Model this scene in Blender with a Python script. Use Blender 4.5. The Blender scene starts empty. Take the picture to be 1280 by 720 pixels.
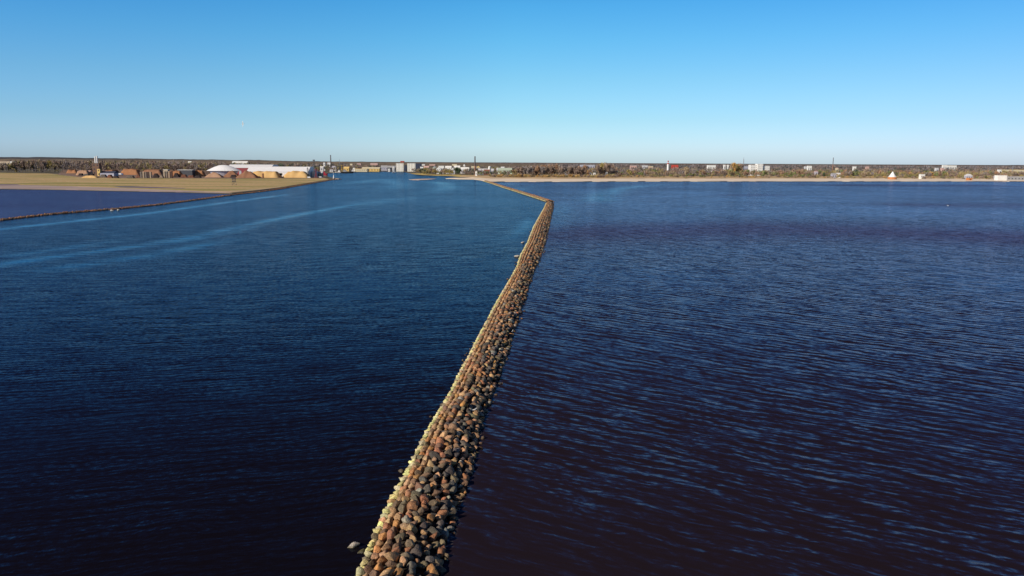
import bpy, bmesh, math, random
import numpy as np
from mathutils import Vector, noise, Matrix
from mathutils.geometry import tessellate_polygon

random.seed(7); RNG = np.random.default_rng(7)
R = math.radians
scene = bpy.context.scene
col = scene.collection

# ------------------------------------------------------------------ camera
FPX = 950.0; HC = 202.7; SL = 0.0052; H = 28.0
PITCH = math.atan((360 - HC) / FPX)
fwd = Vector((0, math.cos(PITCH), -math.sin(PITCH)))
rt0 = Vector((1, 0, 0)); up0 = rt0.cross(fwd)
th = math.atan(SL)
rt = rt0 * math.cos(th) + up0 * math.sin(th)
up = up0 * math.cos(th) - rt0 * math.sin(th)
CAM = Vector((0, 0, H))
cd = bpy.data.cameras.new('camera'); cam = bpy.data.objects.new('camera', cd); col.objects.link(cam)
cd.sensor_width = 36; cd.lens = 36 * FPX / 1280; cd.clip_end = 90000; cd.clip_start = 0.5
M3 = Matrix((rt, up, -fwd)).transposed()
cam.matrix_world = Matrix.Translation(CAM) @ M3.to_4x4()
scene.camera = cam

def ray(px, py):
    return fwd * FPX + rt * (px - 640) + up * (360 - py)
def G(px, py, z=0.0):
    d = ray(px, py); t = (z - H) / d.z
    return CAM + d * t
def at(px, py, D):                       # the point on the sight line at forward distance D
    d = ray(px, py); return CAM + d * (D / d.y)
def proj(p):
    v = p - CAM; f = v.dot(fwd)
    return 640 + FPX * v.dot(rt) / f, 360 - FPX * v.dot(up) / f
def horizon(px): return HC + SL * (px - 640)

# ------------------------------------------------------------------ materials
def nt(name):
    m = bpy.data.materials.new(name); m.use_nodes = True
    n = m.node_tree; n.nodes.clear()
    out = n.nodes.new('ShaderNodeOutputMaterial')
    b = n.nodes.new('ShaderNodeBsdfPrincipled'); n.links.new(b.outputs[0], out.inputs[0])
    return m, n, b
def node(n, t, **kw):
    x = n.nodes.new(t)
    for k, v in kw.items():
        if k.startswith('i_'):
            key = k[2:]; key = int(key) if key.isdigit() else key
            x.inputs[key].default_value = v
        else: setattr(x, k, v)
    return x
def math_(n, op, a, b=None, clamp=False):
    x = n.nodes.new('ShaderNodeMath'); x.operation = op; x.use_clamp = clamp
    for i, v in enumerate((a, b)):
        if v is None: continue
        if isinstance(v, (int, float)): x.inputs[i].default_value = v
        else: n.links.new(v, x.inputs[i])
    return x.outputs[0]
def mixc(n, f, a, b, blend='MIX'):
    x = n.nodes.new('ShaderNodeMix'); x.data_type = 'RGBA'; x.blend_type = blend
    for s, v in ((x.inputs[0], f), (x.inputs[6], a), (x.inputs[7], b)):
        if isinstance(v, (int, float)): s.default_value = v
        elif isinstance(v, tuple): s.default_value = (*v[:3], 1)
        else: n.links.new(v, s)
    return x.outputs[2]
def ramp(n, f, a, b):
    x = n.nodes.new('ShaderNodeMapRange'); x.inputs[1].default_value = a; x.inputs[2].default_value = b
    n.links.new(f, x.inputs[0]); return x.outputs[0]
MATS = {}
def mat(name, c, rough=0.75, var=0.18, scale=0.6, c2=None, stretch=(1, 1, 1), metal=0.0):
    if name in MATS: return MATS[name]
    m, n, b = nt(name)
    tc = node(n, 'ShaderNodeTexCoord'); mp = node(n, 'ShaderNodeMapping'); mp.inputs[3].default_value = stretch
    n.links.new(tc.outputs['Object'], mp.inputs[0])
    nz = node(n, 'ShaderNodeTexNoise', i_Scale=scale, i_Detail=4.0); n.links.new(mp.outputs[0], nz.inputs['Vector'])
    f = ramp(n, nz.outputs[0], 0.3, 0.7)
    if c2 is None:
        lo = tuple(v * (1 - var) for v in c); hi = tuple(min(1, v * (1 + var)) for v in c)
    else: lo, hi = c, c2
    n.links.new(mixc(n, f, lo, hi), b.inputs['Base Color'])
    b.inputs['Roughness'].default_value = rough; b.inputs['Metallic'].default_value = metal
    MATS[name] = m; return m

def rock_mat(name, src):
    m, n, b = nt(name)
    if src == 'obj':
        oi = node(n, 'ShaderNodeObjectInfo'); c = oi.outputs['Color']
    else:
        at_ = node(n, 'ShaderNodeAttribute', attribute_name='Col'); c = at_.outputs['Color']
    geo = node(n, 'ShaderNodeNewGeometry')
    n1 = node(n, 'ShaderNodeTexNoise', i_Scale=2.3, i_Detail=6.0); n.links.new(geo.outputs['Position'], n1.inputs['Vector'])
    n2 = node(n, 'ShaderNodeTexNoise', i_Scale=14.0, i_Detail=5.0); n.links.new(geo.outputs['Position'], n2.inputs['Vector'])
    v = mixc(n, 1.0, c, mixc(n, ramp(n, n1.outputs[0], 0.3, 0.7), (0.62, 0.62, 0.66), (1.3, 1.25, 1.15)), 'MULTIPLY')
    v = mixc(n, 1.0, v, mixc(n, ramp(n, n2.outputs[0], 0.3, 0.7), (0.5, 0.5, 0.5), (1.4, 1.4, 1.4)), 'MULTIPLY')
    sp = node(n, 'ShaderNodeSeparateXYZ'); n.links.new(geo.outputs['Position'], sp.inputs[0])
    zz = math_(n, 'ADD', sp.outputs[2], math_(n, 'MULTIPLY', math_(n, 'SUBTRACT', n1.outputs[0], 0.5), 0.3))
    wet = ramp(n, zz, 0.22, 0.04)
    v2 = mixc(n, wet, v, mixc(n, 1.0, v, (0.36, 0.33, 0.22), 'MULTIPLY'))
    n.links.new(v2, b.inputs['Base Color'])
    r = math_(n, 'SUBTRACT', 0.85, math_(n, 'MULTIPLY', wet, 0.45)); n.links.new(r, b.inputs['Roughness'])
    bp = node(n, 'ShaderNodeBump', i_Strength=0.9, i_Distance=0.07); n.links.new(n2.outputs[0], bp.inputs['Height'])
    n.links.new(bp.outputs[0], b.inputs['Normal'])
    return m
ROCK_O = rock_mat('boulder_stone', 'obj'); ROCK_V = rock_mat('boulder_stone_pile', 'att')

def leaf_mat(name):
    m, n, b = nt(name)
    a = node(n, 'ShaderNodeAttribute', attribute_name='Col')
    n.links.new(a.outputs['Color'], b.inputs['Base Color']); b.inputs['Roughness'].default_value = 0.9
    b.inputs['Specular IOR Level'].default_value = 0.1
    return m
LEAF = leaf_mat('foliage')

# ------------------------------------------------------------------ object helpers
def tag(o, label=None, cat=None, group=None, kind=None):
    if label: o['label'] = label
    if cat: o['category'] = cat
    if group: o['group'] = group
    if kind: o['kind'] = kind
    return o
def link_mesh(name, me, m=None, parent=None, loc=None):
    o = bpy.data.objects.new(name, me); col.objects.link(o)
    if m is not None: me.materials.append(m)
    if parent is not None: o.parent = parent
    if loc is not None: o.location = loc
    return o
def thing(name, label, cat, loc=(0, 0, 0), rz=0.0, group=None):
    o = bpy.data.objects.new(name, None); col.objects.link(o); o.empty_display_size = 1
    o.location = loc; o.rotation_euler = (0, 0, rz); return tag(o, label, cat, group)
def np_mesh(name, V, F, smooth=False, cols=None):
    V = np.asarray(V, dtype=np.float32); F = np.asarray(F, dtype=np.int32)
    me = bpy.data.meshes.new(name); k = F.shape[1]
    me.vertices.add(len(V)); me.vertices.foreach_set('co', V.ravel())
    me.loops.add(F.size); me.loops.foreach_set('vertex_index', F.ravel())
    me.polygons.add(len(F)); me.polygons.foreach_set('loop_start', np.arange(0, F.size, k, dtype=np.int32))
    if cols is not None:
        at_ = me.color_attributes.new('Col', 'FLOAT_COLOR', 'POINT')
        at_.data.foreach_set('color', np.c_[cols, np.ones(len(cols))].astype(np.float32).ravel())
    me.update(calc_edges=True)
    if smooth: me.polygons.foreach_set('use_smooth', np.ones(len(F), dtype=bool))
    return me

class MB:
    """collects solid shapes for one mesh part"""
    def __init__(s): s.v = []; s.f = []
    def add(s, vs, fs):
        o = len(s.v); s.v += [tuple(v) for v in vs]; s.f += [tuple(i + o for i in f) for f in fs]; return s
    def box(s, x0, y0, z0, x1, y1, z1):
        return s.add([(x0, y0, z0), (x1, y0, z0), (x1, y1, z0), (x0, y1, z0), (x0, y0, z1), (x1, y0, z1), (x1, y1, z1), (x0, y1, z1)],
                     [(0, 3, 2, 1), (4, 5, 6, 7), (0, 1, 5, 4), (1, 2, 6, 5), (2, 3, 7, 6), (3, 0, 4, 7)])
    def gable(s, x0, y0, x1, y1, z0, z1, along='x'):
        if along == 'x':
            ym = (y0 + y1) / 2
            vs = [(x0, y0, z0), (x1, y0, z0), (x1, y1, z0), (x0, y1, z0), (x0, ym, z1), (x1, ym, z1)]
            return s.add(vs, [(0, 3, 2, 1), (0, 1, 5, 4), (2, 3, 4, 5), (0, 4, 3), (1, 2, 5)])
        xm = (x0 + x1) / 2
        vs = [(x0, y0, z0), (x1, y0, z0), (x1, y1, z0), (x0, y1, z0), (xm, y0, z1), (xm, y1, z1)]
        return s.add(vs, [(0, 3, 2, 1), (0, 1, 4), (1, 2, 5, 4), (2, 3, 5), (3, 0, 4, 5)])
    def lathe(s, x, y, prof, n=16):
        vs = []; fs = []
        for (r, z) in prof:
            for k in range(n):
                a = 2 * math.pi * k / n; vs.append((x + r * math.cos(a), y + r * math.sin(a), z))
        for j in range(len(prof) - 1):
            for k in range(n):
                k2 = (k + 1) % n; fs.append((j * n + k, j * n + k2, (j + 1) * n + k2, (j + 1) * n + k))
        fs.append(tuple(range(n - 1, -1, -1))); fs.append(tuple((len(prof) - 1) * n + k for k in range(n)))
        return s.add(vs, fs)
    def bar(s, a, b, r, n=6, r2=None):
        a = Vector(a); b = Vector(b); d = (b - a).normalized(); r2 = r if r2 is None else r2
        u = d.orthogonal().normalized(); w = d.cross(u); vs = []
        for p, q in ((a, r), (b, r2)):
            for k in range(n):
                t = 2 * math.pi * k / n; vs.append(p + u * math.cos(t) * q + w * math.sin(t) * q)
        fs = [(k, (k + 1) % n, n + (k + 1) % n, n + k) for k in range(n)]
        fs += [tuple(range(n - 1, -1, -1)), tuple(range(n, 2 * n))]
        return s.add(vs, fs)
    def build(s, name, m, parent=None, loc=None, smooth=False):
        me = bpy.data.meshes.new(name); me.from_pydata(s.v, [], s.f); me.update()
        if smooth:
            for p in me.polygons: p.use_smooth = True
        return link_mesh(name, me, m, parent, loc)

# ------------------------------------------------------------------ the breakwater's outline
EDGE = [(720, 445, 552), (675, 464, 564), (630, 485, 576), (585, 510, 592), (540, 532.5, 601), (500, 558, 615.5),
        (470, 572.5, 626), (425, 596, 641), (380, 619.5, 654.5), (352, 636, 664), (335, 645, 670), (320, 649.8, 676.5),
        (304, 658.7, 681.5), (285, 666, 685.8), (270, 674.4, 689.2), (260, 680, 692), (254, 682.5, 692)]
LA = [G(a, y) for y, a, b in EDGE]; RA = [G(b, y) for y, a, b in EDGE]
RA = [r + (l - r).normalized() * 0.6 for l, r in zip(LA, RA)]   # the outermost stones reach past this line
dirA = ((LA[4] + RA[4]) - (LA[0] + RA[0])); dirA.z = 0; dirA.normalize()
ext = 60.0
LA.insert(0, LA[0] - dirA * ext); RA.insert(0, RA[0] - dirA * ext)
CB = [G(686.5, 252.4), G(672, 247.6), G(650, 240.6), G(630, 234.4), G(618, 230.2), G(606, 226.6)]
def resample(P, step):
    out = []; acc = 0.0
    for a, b in zip(P, P[1:]):
        L = (b - a).length; t = -acc if acc else 0
        t = acc
        while t < L: out.append((a + (b - a) * (t / L), (b - a).normalized())); t += step
        acc = t - L
    return out
def prof(u):
    """height of the rubble surface across the breakwater, u = 0 left water line ... 1 right"""
    pts = [(-0.15, -0.55), (0.0, 0.02), (0.1, 0.42), (0.25, 0.90), (0.42, 1.30), (0.6, 1.22), (0.8, 0.80), (0.95, 0.36), (1.0, 0.18), (1.15, -0.35)]
    for (a, x), (b, y) in zip(pts, pts[1:]):
        if u <= b: return x + (y - x) * (u - a) / (b - a)
    return -0.6

# ------------------------------------------------------------------ water
def poly_dist(P, line):
    """distance of points P (n,2) to a polyline, plus the signed side of the nearest segment"""
    best = np.full(len(P), 1e9); side = np.zeros(len(P)); tt = np.zeros(len(P)); tot = 0
    for a, b in zip(line, line[1:]):
        a = np.array(a[:2]); b = np.array(b[:2]); d = b - a; L = np.linalg.norm(d); d = d / L
        q = P - a; t = np.clip(q @ d, 0, L); e = q - t[:, None] * d; r = np.hypot(e[:, 0], e[:, 1])
        m = r < best; best[m] = r[m]; side[m] = (d[0] * q[:, 1] - d[1] * q[:, 0])[m]; tt[m] = (tot + t)[m]; tot += L
    return best, side, tt / tot
MID = [(a + b) / 2 for a, b in zip(LA, RA)] + CB
LEFT_MOLE = [G(-260, 297), G(0, 275.5), G(60, 268.5), G(150, 261), G(200, 256), G(250, 249.5), G(295, 243.2), G(330, 239.3)]
ss = np.concatenate([[-40, -8, -3, -1.6], np.linspace(-1.0, 1.0, 420), [1.6, 3, 8, 40]])
yy = [-3000, -300, -60, -10]
y = 5.0
while y < 2600: yy.append(y); y = y * 1.016 + 0.12
yy += [3200, 4500, 8000, 20000]
yy = np.array(yy)
Xg = ss[None, :] * (np.abs(yy)[:, None] + 30); Yg = np.repeat(yy[:, None], len(ss), 1)
P2 = np.c_[Xg.ravel(), Yg.ravel()]
nr, nc = Xg.shape
I = np.arange(nr * nc).reshape(nr, nc)
F = np.stack([I[:-1, :-1], I[:-1, 1:], I[1:, 1:], I[1:, :-1]], -1).reshape(-1, 4)
wm = np_mesh('water', np.c_[P2, np.zeros(len(P2))], F)
d, side, _ = poly_dist(P2, MID)
sea = np.clip(0.5 - side / np.maximum(d, 1e-6) * np.clip(d, 0, 3) / 6, 0, 1)
sea = np.where(side < 0, 1.0, 0.0)
dl, sl, _ = poly_dist(P2, LEFT_MOLE)
lagoon = np.where((sl > 0) & (P2[:, 0] < -150) & (P2[:, 1] > 250) & (P2[:, 1] < LEFT_MOLE[-1].y + 20) & (P2[:, 0] < LEFT_MOLE[-1].x), 1.0, 0.0)
slick = np.zeros(len(P2))
def streak(pts, w, s, fade=(0.0, 0.1)):
    global slick
    L = [G(a, b) for a, b in pts]
    q, _, t = poly_dist(P2, L)
    v = s * np.exp(-(q / w) ** 2) * np.clip((1 - t) / max(fade[1], 1e-3), 0, 1)
    if fade[0]: v *= np.clip(t / fade[0], 0, 1)
    slick = np.maximum(slick, v)
streak([(-60, 292), (0, 286.5), (60, 280), (120, 273.5), (175, 268), (240, 259), (306, 250), (345, 245), (385, 240)], 4.5, 0.85, (0, .25))
streak([(-60, 341), (0, 331), (55, 323), (109, 316), (160, 309), (219, 301.5), (280, 288), (330, 277), (376, 268), (430, 258), (475, 251)], 4.5, 0.75, (0, .2))
streak([(20, 343), (90, 333), (153, 324.5), (210, 315), (262, 305), (300, 296)], 5, 0.6, (.15, .3))
streak([(-40, 334), (60, 322), (150, 310), (235, 296), (300, 281)], 3.5, 0.5, (.1, .3))
streak([(150, 313), (225, 303), (300, 288), (350, 276)], 3.0, 0.5, (.2, .3))
streak([(0, 322), (50, 315), (100, 308), (160, 298)], 4.5, 0.5, (.1, .3))
streak([(430, 262), (480, 250), (540, 246), (600, 247)], 14, 0.25, (.2, .3))
streak([(400, 232), (450, 228), (470, 224.5), (482, 224), (500, 231), (480, 241)], 16, 0.35, (.2, .2))
streak([(538, 226.5), (552, 228.5), (560, 233), (548, 240), (500, 246)], 14, 0.6, (.1, .5))
streak([(745, 255), (752, 245), (770, 236.5), (800, 232.5), (840, 229.8)], 14, 0.55, (.1, .3))
streak([(640, 240), (662, 233), (690, 231)], 12, 0.3, (.2, .3))
streak([(690, 300), (700, 270), (700, 252)], 8, 0.3, (.2, .3))
streak([(640, 300), (655, 285), (665, 270)], 3.5, 0.45, (.3, .3))
# wind streaks and calmer or rougher patches of the open water
def fbm(P, sx, sy, seed):
    out = np.empty(len(P))
    for i, (a, b) in enumerate(P): out[i] = noise.fractal(Vector((a * sx + seed, b * sy, seed)), 1.0, 2.1, 3)
    return out
near = (np.abs(P2[:, 0]) < 2500) & (P2[:, 1] > -100) & (P2[:, 1] < 2700)
patch = np.zeros(len(P2)); patch[near] = fbm(P2[near], 1 / 260, 1 / 110, 3.3)
# the broad dark band of flatter, browner water off the beach
bx = [(700, 291), (800, 289), (950, 286), (1100, 290), (1290, 298)]
q, _, t = poly_dist(P2, [G(a, b) for a, b in bx])
band = np.exp(-(q / 45.0) ** 2) * sea
q2, _, t2 = poly_dist(P2, [G(a, b) for a, b in [(1060, 231.5), (1160, 232), (1230, 232)]])
band = np.maximum(band, 0.7 * np.exp(-(q2 / 45.0) ** 2))
q3, _, t3 = poly_dist(P2, [G(a, b) for a, b in [(1150, 257), (1220, 257), (1290, 257)]])
band = np.maximum(band, 0.55 * np.exp(-(q3 / 30.0) ** 2))
q4, _, t4 = poly_dist(P2, [G(a, b) for a, b in [(925, 244), (960, 244)]])
band = np.maximum(band, 0.5 * np.exp(-(q4 / 22.0) ** 2))
fe, fs_, _ = poly_dist(P2, RA); foam = np.exp(-(fe / 0.45) ** 2) * (P2[:, 1] < 420)
for nm, arr in (('foam', foam), ('slick', slick), ('sea', sea), ('lagoon', lagoon), ('patch', patch), ('band', band)):
    a = wm.attributes.new(nm, 'FLOAT', 'POINT'); a.data.foreach_set('value', arr.astype(np.float32))

m, n, b = nt('water_surface')
geo = node(n, 'ShaderNodeNewGeometry'); pos = geo.outputs['Position']
def att(nm): return node(n, 'ShaderNodeAttribute', attribute_name=nm).outputs['Fac']
A_sl, A_sea, A_lag, A_pat, A_band = map(att, ('slick', 'sea', 'lagoon', 'patch', 'band'))
def vadd(a, b):
    x = node(n, 'ShaderNodeVectorMath', operation='ADD'); n.links.new(a, x.inputs[0]); n.links.new(b, x.inputs[1]); return x.outputs[0]
def vscale(a, s):
    x = node(n, 'ShaderNodeVectorMath', operation='SCALE'); n.links.new(a, x.inputs[0])
    if isinstance(s, (int, float)): x.inputs['Scale'].default_value = s
    else: n.links.new(s, x.inputs['Scale'])
    return x.outputs[0]
wn = node(n, 'ShaderNodeTexNoise', i_Scale=0.09, i_Detail=1.0); n.links.new(pos, wn.inputs['Vector'])
wv = node(n, 'ShaderNodeVectorMath', operation='SUBTRACT'); n.links.new(wn.outputs['Color'], wv.inputs[0]); wv.inputs[1].default_value = (.5, .5, .5)
wpos = vadd(pos, vscale(wv.outputs[0], 5.0))
def wave(angle, lam, stretch, amp, detail=1.5, sharp=0.0, seed=0.0):
    """slope field whose crests run along `angle` (degrees from x)"""
    rot = node(n, 'ShaderNodeMapping', vector_type='TEXTURE'); rot.inputs['Rotation'].default_value = (0, 0, R(angle))
    rot.inputs['Location'].default_value = (seed, seed * .7, 0)
    n.links.new(wpos, rot.inputs[0])
    sc = node(n, 'ShaderNodeVectorMath', operation='MULTIPLY'); n.links.new(rot.outputs[0], sc.inputs[0])
    sc.inputs[1].default_value = (1 / (lam * stretch), 1 / lam, 0)
    nz = node(n, 'ShaderNodeTexNoise', i_Scale=1.0, i_Detail=detail, i_Roughness=0.55); nz.noise_dimensions = '2D'
    n.links.new(sc.outputs[0], nz.inputs['Vector'])
    h = math_(n, 'SUBTRACT', nz.outputs[0], 0.5)
    if sharp:
        pp = math_(n, 'MULTIPLY', math_(n, 'MAXIMUM', math_(n, 'SUBTRACT', h, 0.06), 0.0), sharp); h = math_(n, 'ADD', h, pp)
    h = math_(n, 'MULTIPLY', h, amp)
    cv = node(n, 'ShaderNodeCombineXYZ'); cv.inputs[0].default_value = -math.sin(R(angle)); cv.inputs[1].default_value = math.cos(R(angle))
    return vscale(cv.outputs[0], h)
def swell(angle, lam, amp, wob, seed, crest=1.0):
    """rows of ripples with coherent, slightly wandering crests that come and go"""
    rot = node(n, 'ShaderNodeMapping', vector_type='TEXTURE'); rot.inputs['Rotation'].default_value = (0, 0, R(angle))
    rot.inputs['Location'].default_value = (seed, seed * .7, 0); n.links.new(pos, rot.inputs[0])
    def nz_(fx, fy, det):
        sc = node(n, 'ShaderNodeVectorMath', operation='MULTIPLY'); n.links.new(rot.outputs[0], sc.inputs[0]); sc.inputs[1].default_value = (1 / fx, 1 / fy, 0)
        z = node(n, 'ShaderNodeTexNoise', i_Scale=1.0, i_Detail=det); z.noise_dimensions = '2D'; n.links.new(sc.outputs[0], z.inputs['Vector']); return z.outputs[0]
    s3 = node(n, 'ShaderNodeSeparateXYZ'); n.links.new(rot.outputs[0], s3.inputs[0])
    ph = math_(n, 'ADD', math_(n, 'MULTIPLY', s3.outputs[1], 2 * math.pi / lam), math_(n, 'MULTIPLY', math_(n, 'SUBTRACT', nz_(lam * 4.2, lam * 2.6, 2.0), 0.5), wob))
    sn_ = math_(n, 'SINE', ph)
    # crests are narrower than troughs
    pw = math_(n, 'SUBTRACT', math_(n, 'POWER', math_(n, 'MULTIPLY', math_(n, 'ADD', sn_, 1.0), 0.5), 1.0 + crest), 0.5 / (1 + crest))
    env = math_(n, 'ADD', 0.2, math_(n, 'MULTIPLY', ramp(n, nz_(lam * 3.4, lam * 1.5, 1.0), 0.34, 0.64), 0.9))
    h = math_(n, 'MULTIPLY', math_(n, 'MULTIPLY', pw, env), amp)
    cv = node(n, 'ShaderNodeCombineXYZ'); cv.inputs[0].default_value = -math.sin(R(angle)); cv.inputs[1].default_value = math.cos(R(angle))
    return vscale(cv.outputs[0], h)
seaw = vadd(vadd(vadd(swell(-36, 1.9, 0.34, 11.0, 3, 1.1), wave(-30, 1.0, 3.4, 0.34, 1.5, 0, 23)), swell(-24, 0.8, 0.19, 10.0, 41, 0.6)), vadd(wave(-24, 0.30, 3.2, 0.55, 2.0, 0, 31), wave(-45, 3.2, 3.0, 0.28, 1.0, 0, 77)))
rivw = vadd(vadd(swell(15, 1.3, 0.18, 10.0, 13, 1.0), swell(21, 0.62, 0.10, 9.0, 61, 0.4)), vadd(wave(18, 0.24, 3.5, 0.45, 1.5, 0, 57), wave(10, 2.2, 4.0, 0.2, 1.0, 0, 91)))
micro = wave(70, 0.16, 1.5, 0.35, 2.0, 0, 19)
mx = node(n, 'ShaderNodeMix', data_type='VECTOR'); n.links.new(A_sea, mx.inputs[0]); n.links.new(rivw, mx.inputs[4]); n.links.new(seaw, mx.inputs[5])
tot = vadd(mx.outputs[1], micro)
# gusts
gn = node(n, 'ShaderNodeTexNoise', i_Scale=0.02, i_Detail=3.0); n.links.new(pos, gn.inputs['Vector'])
gust = math_(n, 'ADD', 0.8, math_(n, 'MULTIPLY', math_(n, 'SUBTRACT', gn.outputs[0], 0.5), 1.1))
gust = math_(n, 'ADD', gust, math_(n, 'MULTIPLY', A_pat, 0.35))
gust = math_(n, 'ADD', gust, math_(n, 'MULTIPLY', A_band, 0.5))
smp = node(n, 'ShaderNodeMapping'); smp.inputs['Rotation'].default_value = (0, 0, R(-30)); smp.inputs['Scale'].default_value = (0.008, 0.08, 1)
n.links.new(pos, smp.inputs[0])
sn = node(n, 'ShaderNodeTexNoise', i_Scale=1.0, i_Detail=4.0); n.links.new(smp.outputs[0], sn.inputs['Vector'])
sm2 = node(n, 'ShaderNodeMapping'); sm2.inputs['Rotation'].default_value = (0, 0, R(-38)); sm2.inputs['Scale'].default_value = (0.03, 0.35, 1); n.links.new(pos, sm2.inputs[0])
sn2 = node(n, 'ShaderNodeTexNoise', i_Scale=1.0, i_Detail=5.0); n.links.new(sm2.outputs[0], sn2.inputs['Vector'])
slk = math_(n, 'MULTIPLY', math_(n, 'MULTIPLY', A_sl, math_(n, 'ADD', 0.5, sn.outputs[0])), math_(n, 'ADD', 0.25, math_(n, 'MULTIPLY', ramp(n, sn2.outputs[0], .36, .62), 0.85)), True)
gust = math_(n, 'MULTIPLY', gust, math_(n, 'SUBTRACT', 1.0, math_(n, 'MULTIPLY', slk, 0.9)))
tot = vscale(tot, gust)
sp = node(n, 'ShaderNodeSeparateXYZ'); n.links.new(tot, sp.inputs[0])
cb = node(n, 'ShaderNodeCombineXYZ', i_Z=1.0)
n.links.new(math_(n, 'MULTIPLY', sp.outputs[0], -1.0), cb.inputs[0]); n.links.new(math_(n, 'MULTIPLY', sp.outputs[1], -1.0), cb.inputs[1])
nm = node(n, 'ShaderNodeVectorMath', operation='NORMALIZE'); n.links.new(cb.outputs[0], nm.inputs[0])
body = mixc(n, A_sea, (0.0060, 0.0045, 0.0065), (0.0175, 0.0115, 0.0160))
body = mixc(n, A_lag, body, (0.030, 0.018, 0.045))
body = mixc(n, math_(n, 'MULTIPLY', A_band, 0.8), body, (0.030, 0.012, 0.026))
rg = math_(n, 'SUBTRACT', 0.15, math_(n, 'MULTIPLY', slk, 0.11)); 
n.nodes.remove(b)
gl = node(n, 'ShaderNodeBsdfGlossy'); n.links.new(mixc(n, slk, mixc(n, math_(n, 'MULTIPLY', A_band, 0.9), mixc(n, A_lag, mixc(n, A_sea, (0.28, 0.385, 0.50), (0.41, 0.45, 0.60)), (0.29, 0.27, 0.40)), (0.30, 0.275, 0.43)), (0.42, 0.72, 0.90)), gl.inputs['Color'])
n.links.new(rg, gl.inputs['Roughness']); n.links.new(nm.outputs[0], gl.inputs['Normal'])
df = node(n, 'ShaderNodeBsdfDiffuse'); n.links.new(body, df.inputs['Color'])
fo = node(n, 'ShaderNodeTexNoise', i_Scale=3.5, i_Detail=3.0); n.links.new(pos, fo.inputs['Vector'])
fm = math_(n, 'MULTIPLY', ramp(n, fo.outputs[0], 0.55, 0.62), att('foam'), True)
n.links.new(mixc(n, fm, body, (0.6, 0.58, 0.55)), df.inputs['Color'])
fr = node(n, 'ShaderNodeFresnel', i_IOR=1.333); n.links.new(nm.outputs[0], fr.inputs['Normal'])
ms = node(n, 'ShaderNodeMixShader'); n.links.new(fr.outputs[0], ms.inputs[0]); n.links.new(df.outputs[0], ms.inputs[1]); n.links.new(gl.outputs[0], ms.inputs[2])
n.links.new(ms.outputs[0], [x for x in n.nodes if x.type == 'OUTPUT_MATERIAL'][0].inputs[0])
WATER = m
water = link_mesh('water', wm, WATER); tag(water, kind='structure')

# ------------------------------------------------------------------ land
SHORE = [(-1600, 232), (-600, 233.5), (0, 236.6), (60, 237.2), (130, 238.6), (200, 240), (290, 242.3), (320, 239), (350, 235.3), (375, 231), (400, 227.2),
         (415, 224.6), (426, 223.7), (424, 223.0), (411, 221.6), (408, 219.2), (404, 217.4), (418, 216.3), (441, 215.9), (450, 214.8), (470, 214), (486, 214.6), (505, 214.6),
         (513, 216.8), (520, 218.3), (545, 219.7), (560, 220.0), (577, 221.3), (566, 222.3), (556, 223.5), (575, 224.2), (592, 224.5), (600, 225.4), (607, 226.9),
         (611, 227.6), (680, 227.5), (760, 227.2), (900, 226.9), (1080, 226.9), (1280, 226.9), (1800, 229), (3000, 236)]
def jitter(pts, amp=0.22):
    out = []
    for (a, b) in zip(pts, pts[1:]):
        nn = max(1, int(abs(b[0] - a[0]) / 9))
        for k in range(nn):
            t = k / nn; x = a[0] + (b[0] - a[0]) * t; y = a[1] + (b[1] - a[1]) * t
            out.append((x, y + amp * noise.noise(Vector((x * .06, 1.7, 0)))))
    out.append(pts[-1]); return out
shore_w = [G(x, y) for x, y in jitter(SHORE)]
far = [Vector((40000, shore_w[-1].y, 0)), Vector((40000, 60000, 0)), Vector((-40000, 60000, 0)), Vector((-40000, shore_w[0].y, 0))]
LANDP = [Vector((p.x, p.y, 0)) for p in shore_w] + far
def sheet(name, pts, z, m, skirt=1.0, kind='structure', cat=None):
    tri = tessellate_polygon([pts]); nP = len(pts)
    vs = [(p.x, p.y, z) for p in pts] + [(p.x, p.y, z - skirt) for p in pts]
    fs = []
    for t in tri:
        a, b_, c = (pts[i] for i in t)
        fs.append(tuple(t) if (b_ - a).cross(c - a).z > 0 else tuple(reversed(t)))
    fs += [(i, (i + 1) % nP, nP + (i + 1) % nP, nP + i) for i in range(nP)]
    me = bpy.data.meshes.new(name); me.from_pydata(vs, [], fs); me.update()
    return tag(link_mesh(name, me, m), kind=kind)
land_m = mat('land_ground', (0.085, 0.072, 0.045), 0.95, 0.25, 0.01, (0.12, 0.10, 0.055))
sheet('ground', LANDP, 0.4, land_m)
def G2(pts, z=0.4): return [Vector((p.x, p.y, 0)) for p in (G(a, b, z) for a, b in pts)]
mud = mat('mud_flat', (0.30, 0.22, 0.22), 0.8, c2=(0.48, 0.36, 0.30), scale=0.02)
# meadow on the left
meadow_m, n, b = nt('dry_meadow')
geo = node(n, 'ShaderNodeNewGeometry')
mp = node(n, 'ShaderNodeMapping'); mp.inputs['Scale'].default_value = (0.006, 0.03, 1); n.links.new(geo.outputs['Position'], mp.inputs[0])
z1 = node(n, 'ShaderNodeTexNoise', i_Scale=1.0, i_Detail=9.0, i_Roughness=0.7); n.links.new(mp.outputs[0], z1.inputs['Vector'])
z2 = node(n, 'ShaderNodeTexNoise', i_Scale=0.25, i_Detail=5.0); n.links.new(geo.outputs['Position'], z2.inputs['Vector'])
c = mixc(n, ramp(n, z1.outputs[0], 0.46, 0.56), (0.52, 0.37, 0.19), (0.29, 0.26, 0.09))
c = mixc(n, 1.0, c, mixc(n, ramp(n, z2.outputs[0], .3, .7), (.75, .75, .75), (1.2, 1.2, 1.2)), 'MULTIPLY')
n.links.new(c, b.inputs['Base Color']); b.inputs['Roughness'].default_value = 0.95; b.inputs['Specular IOR Level'].default_value = 0.1
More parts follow.
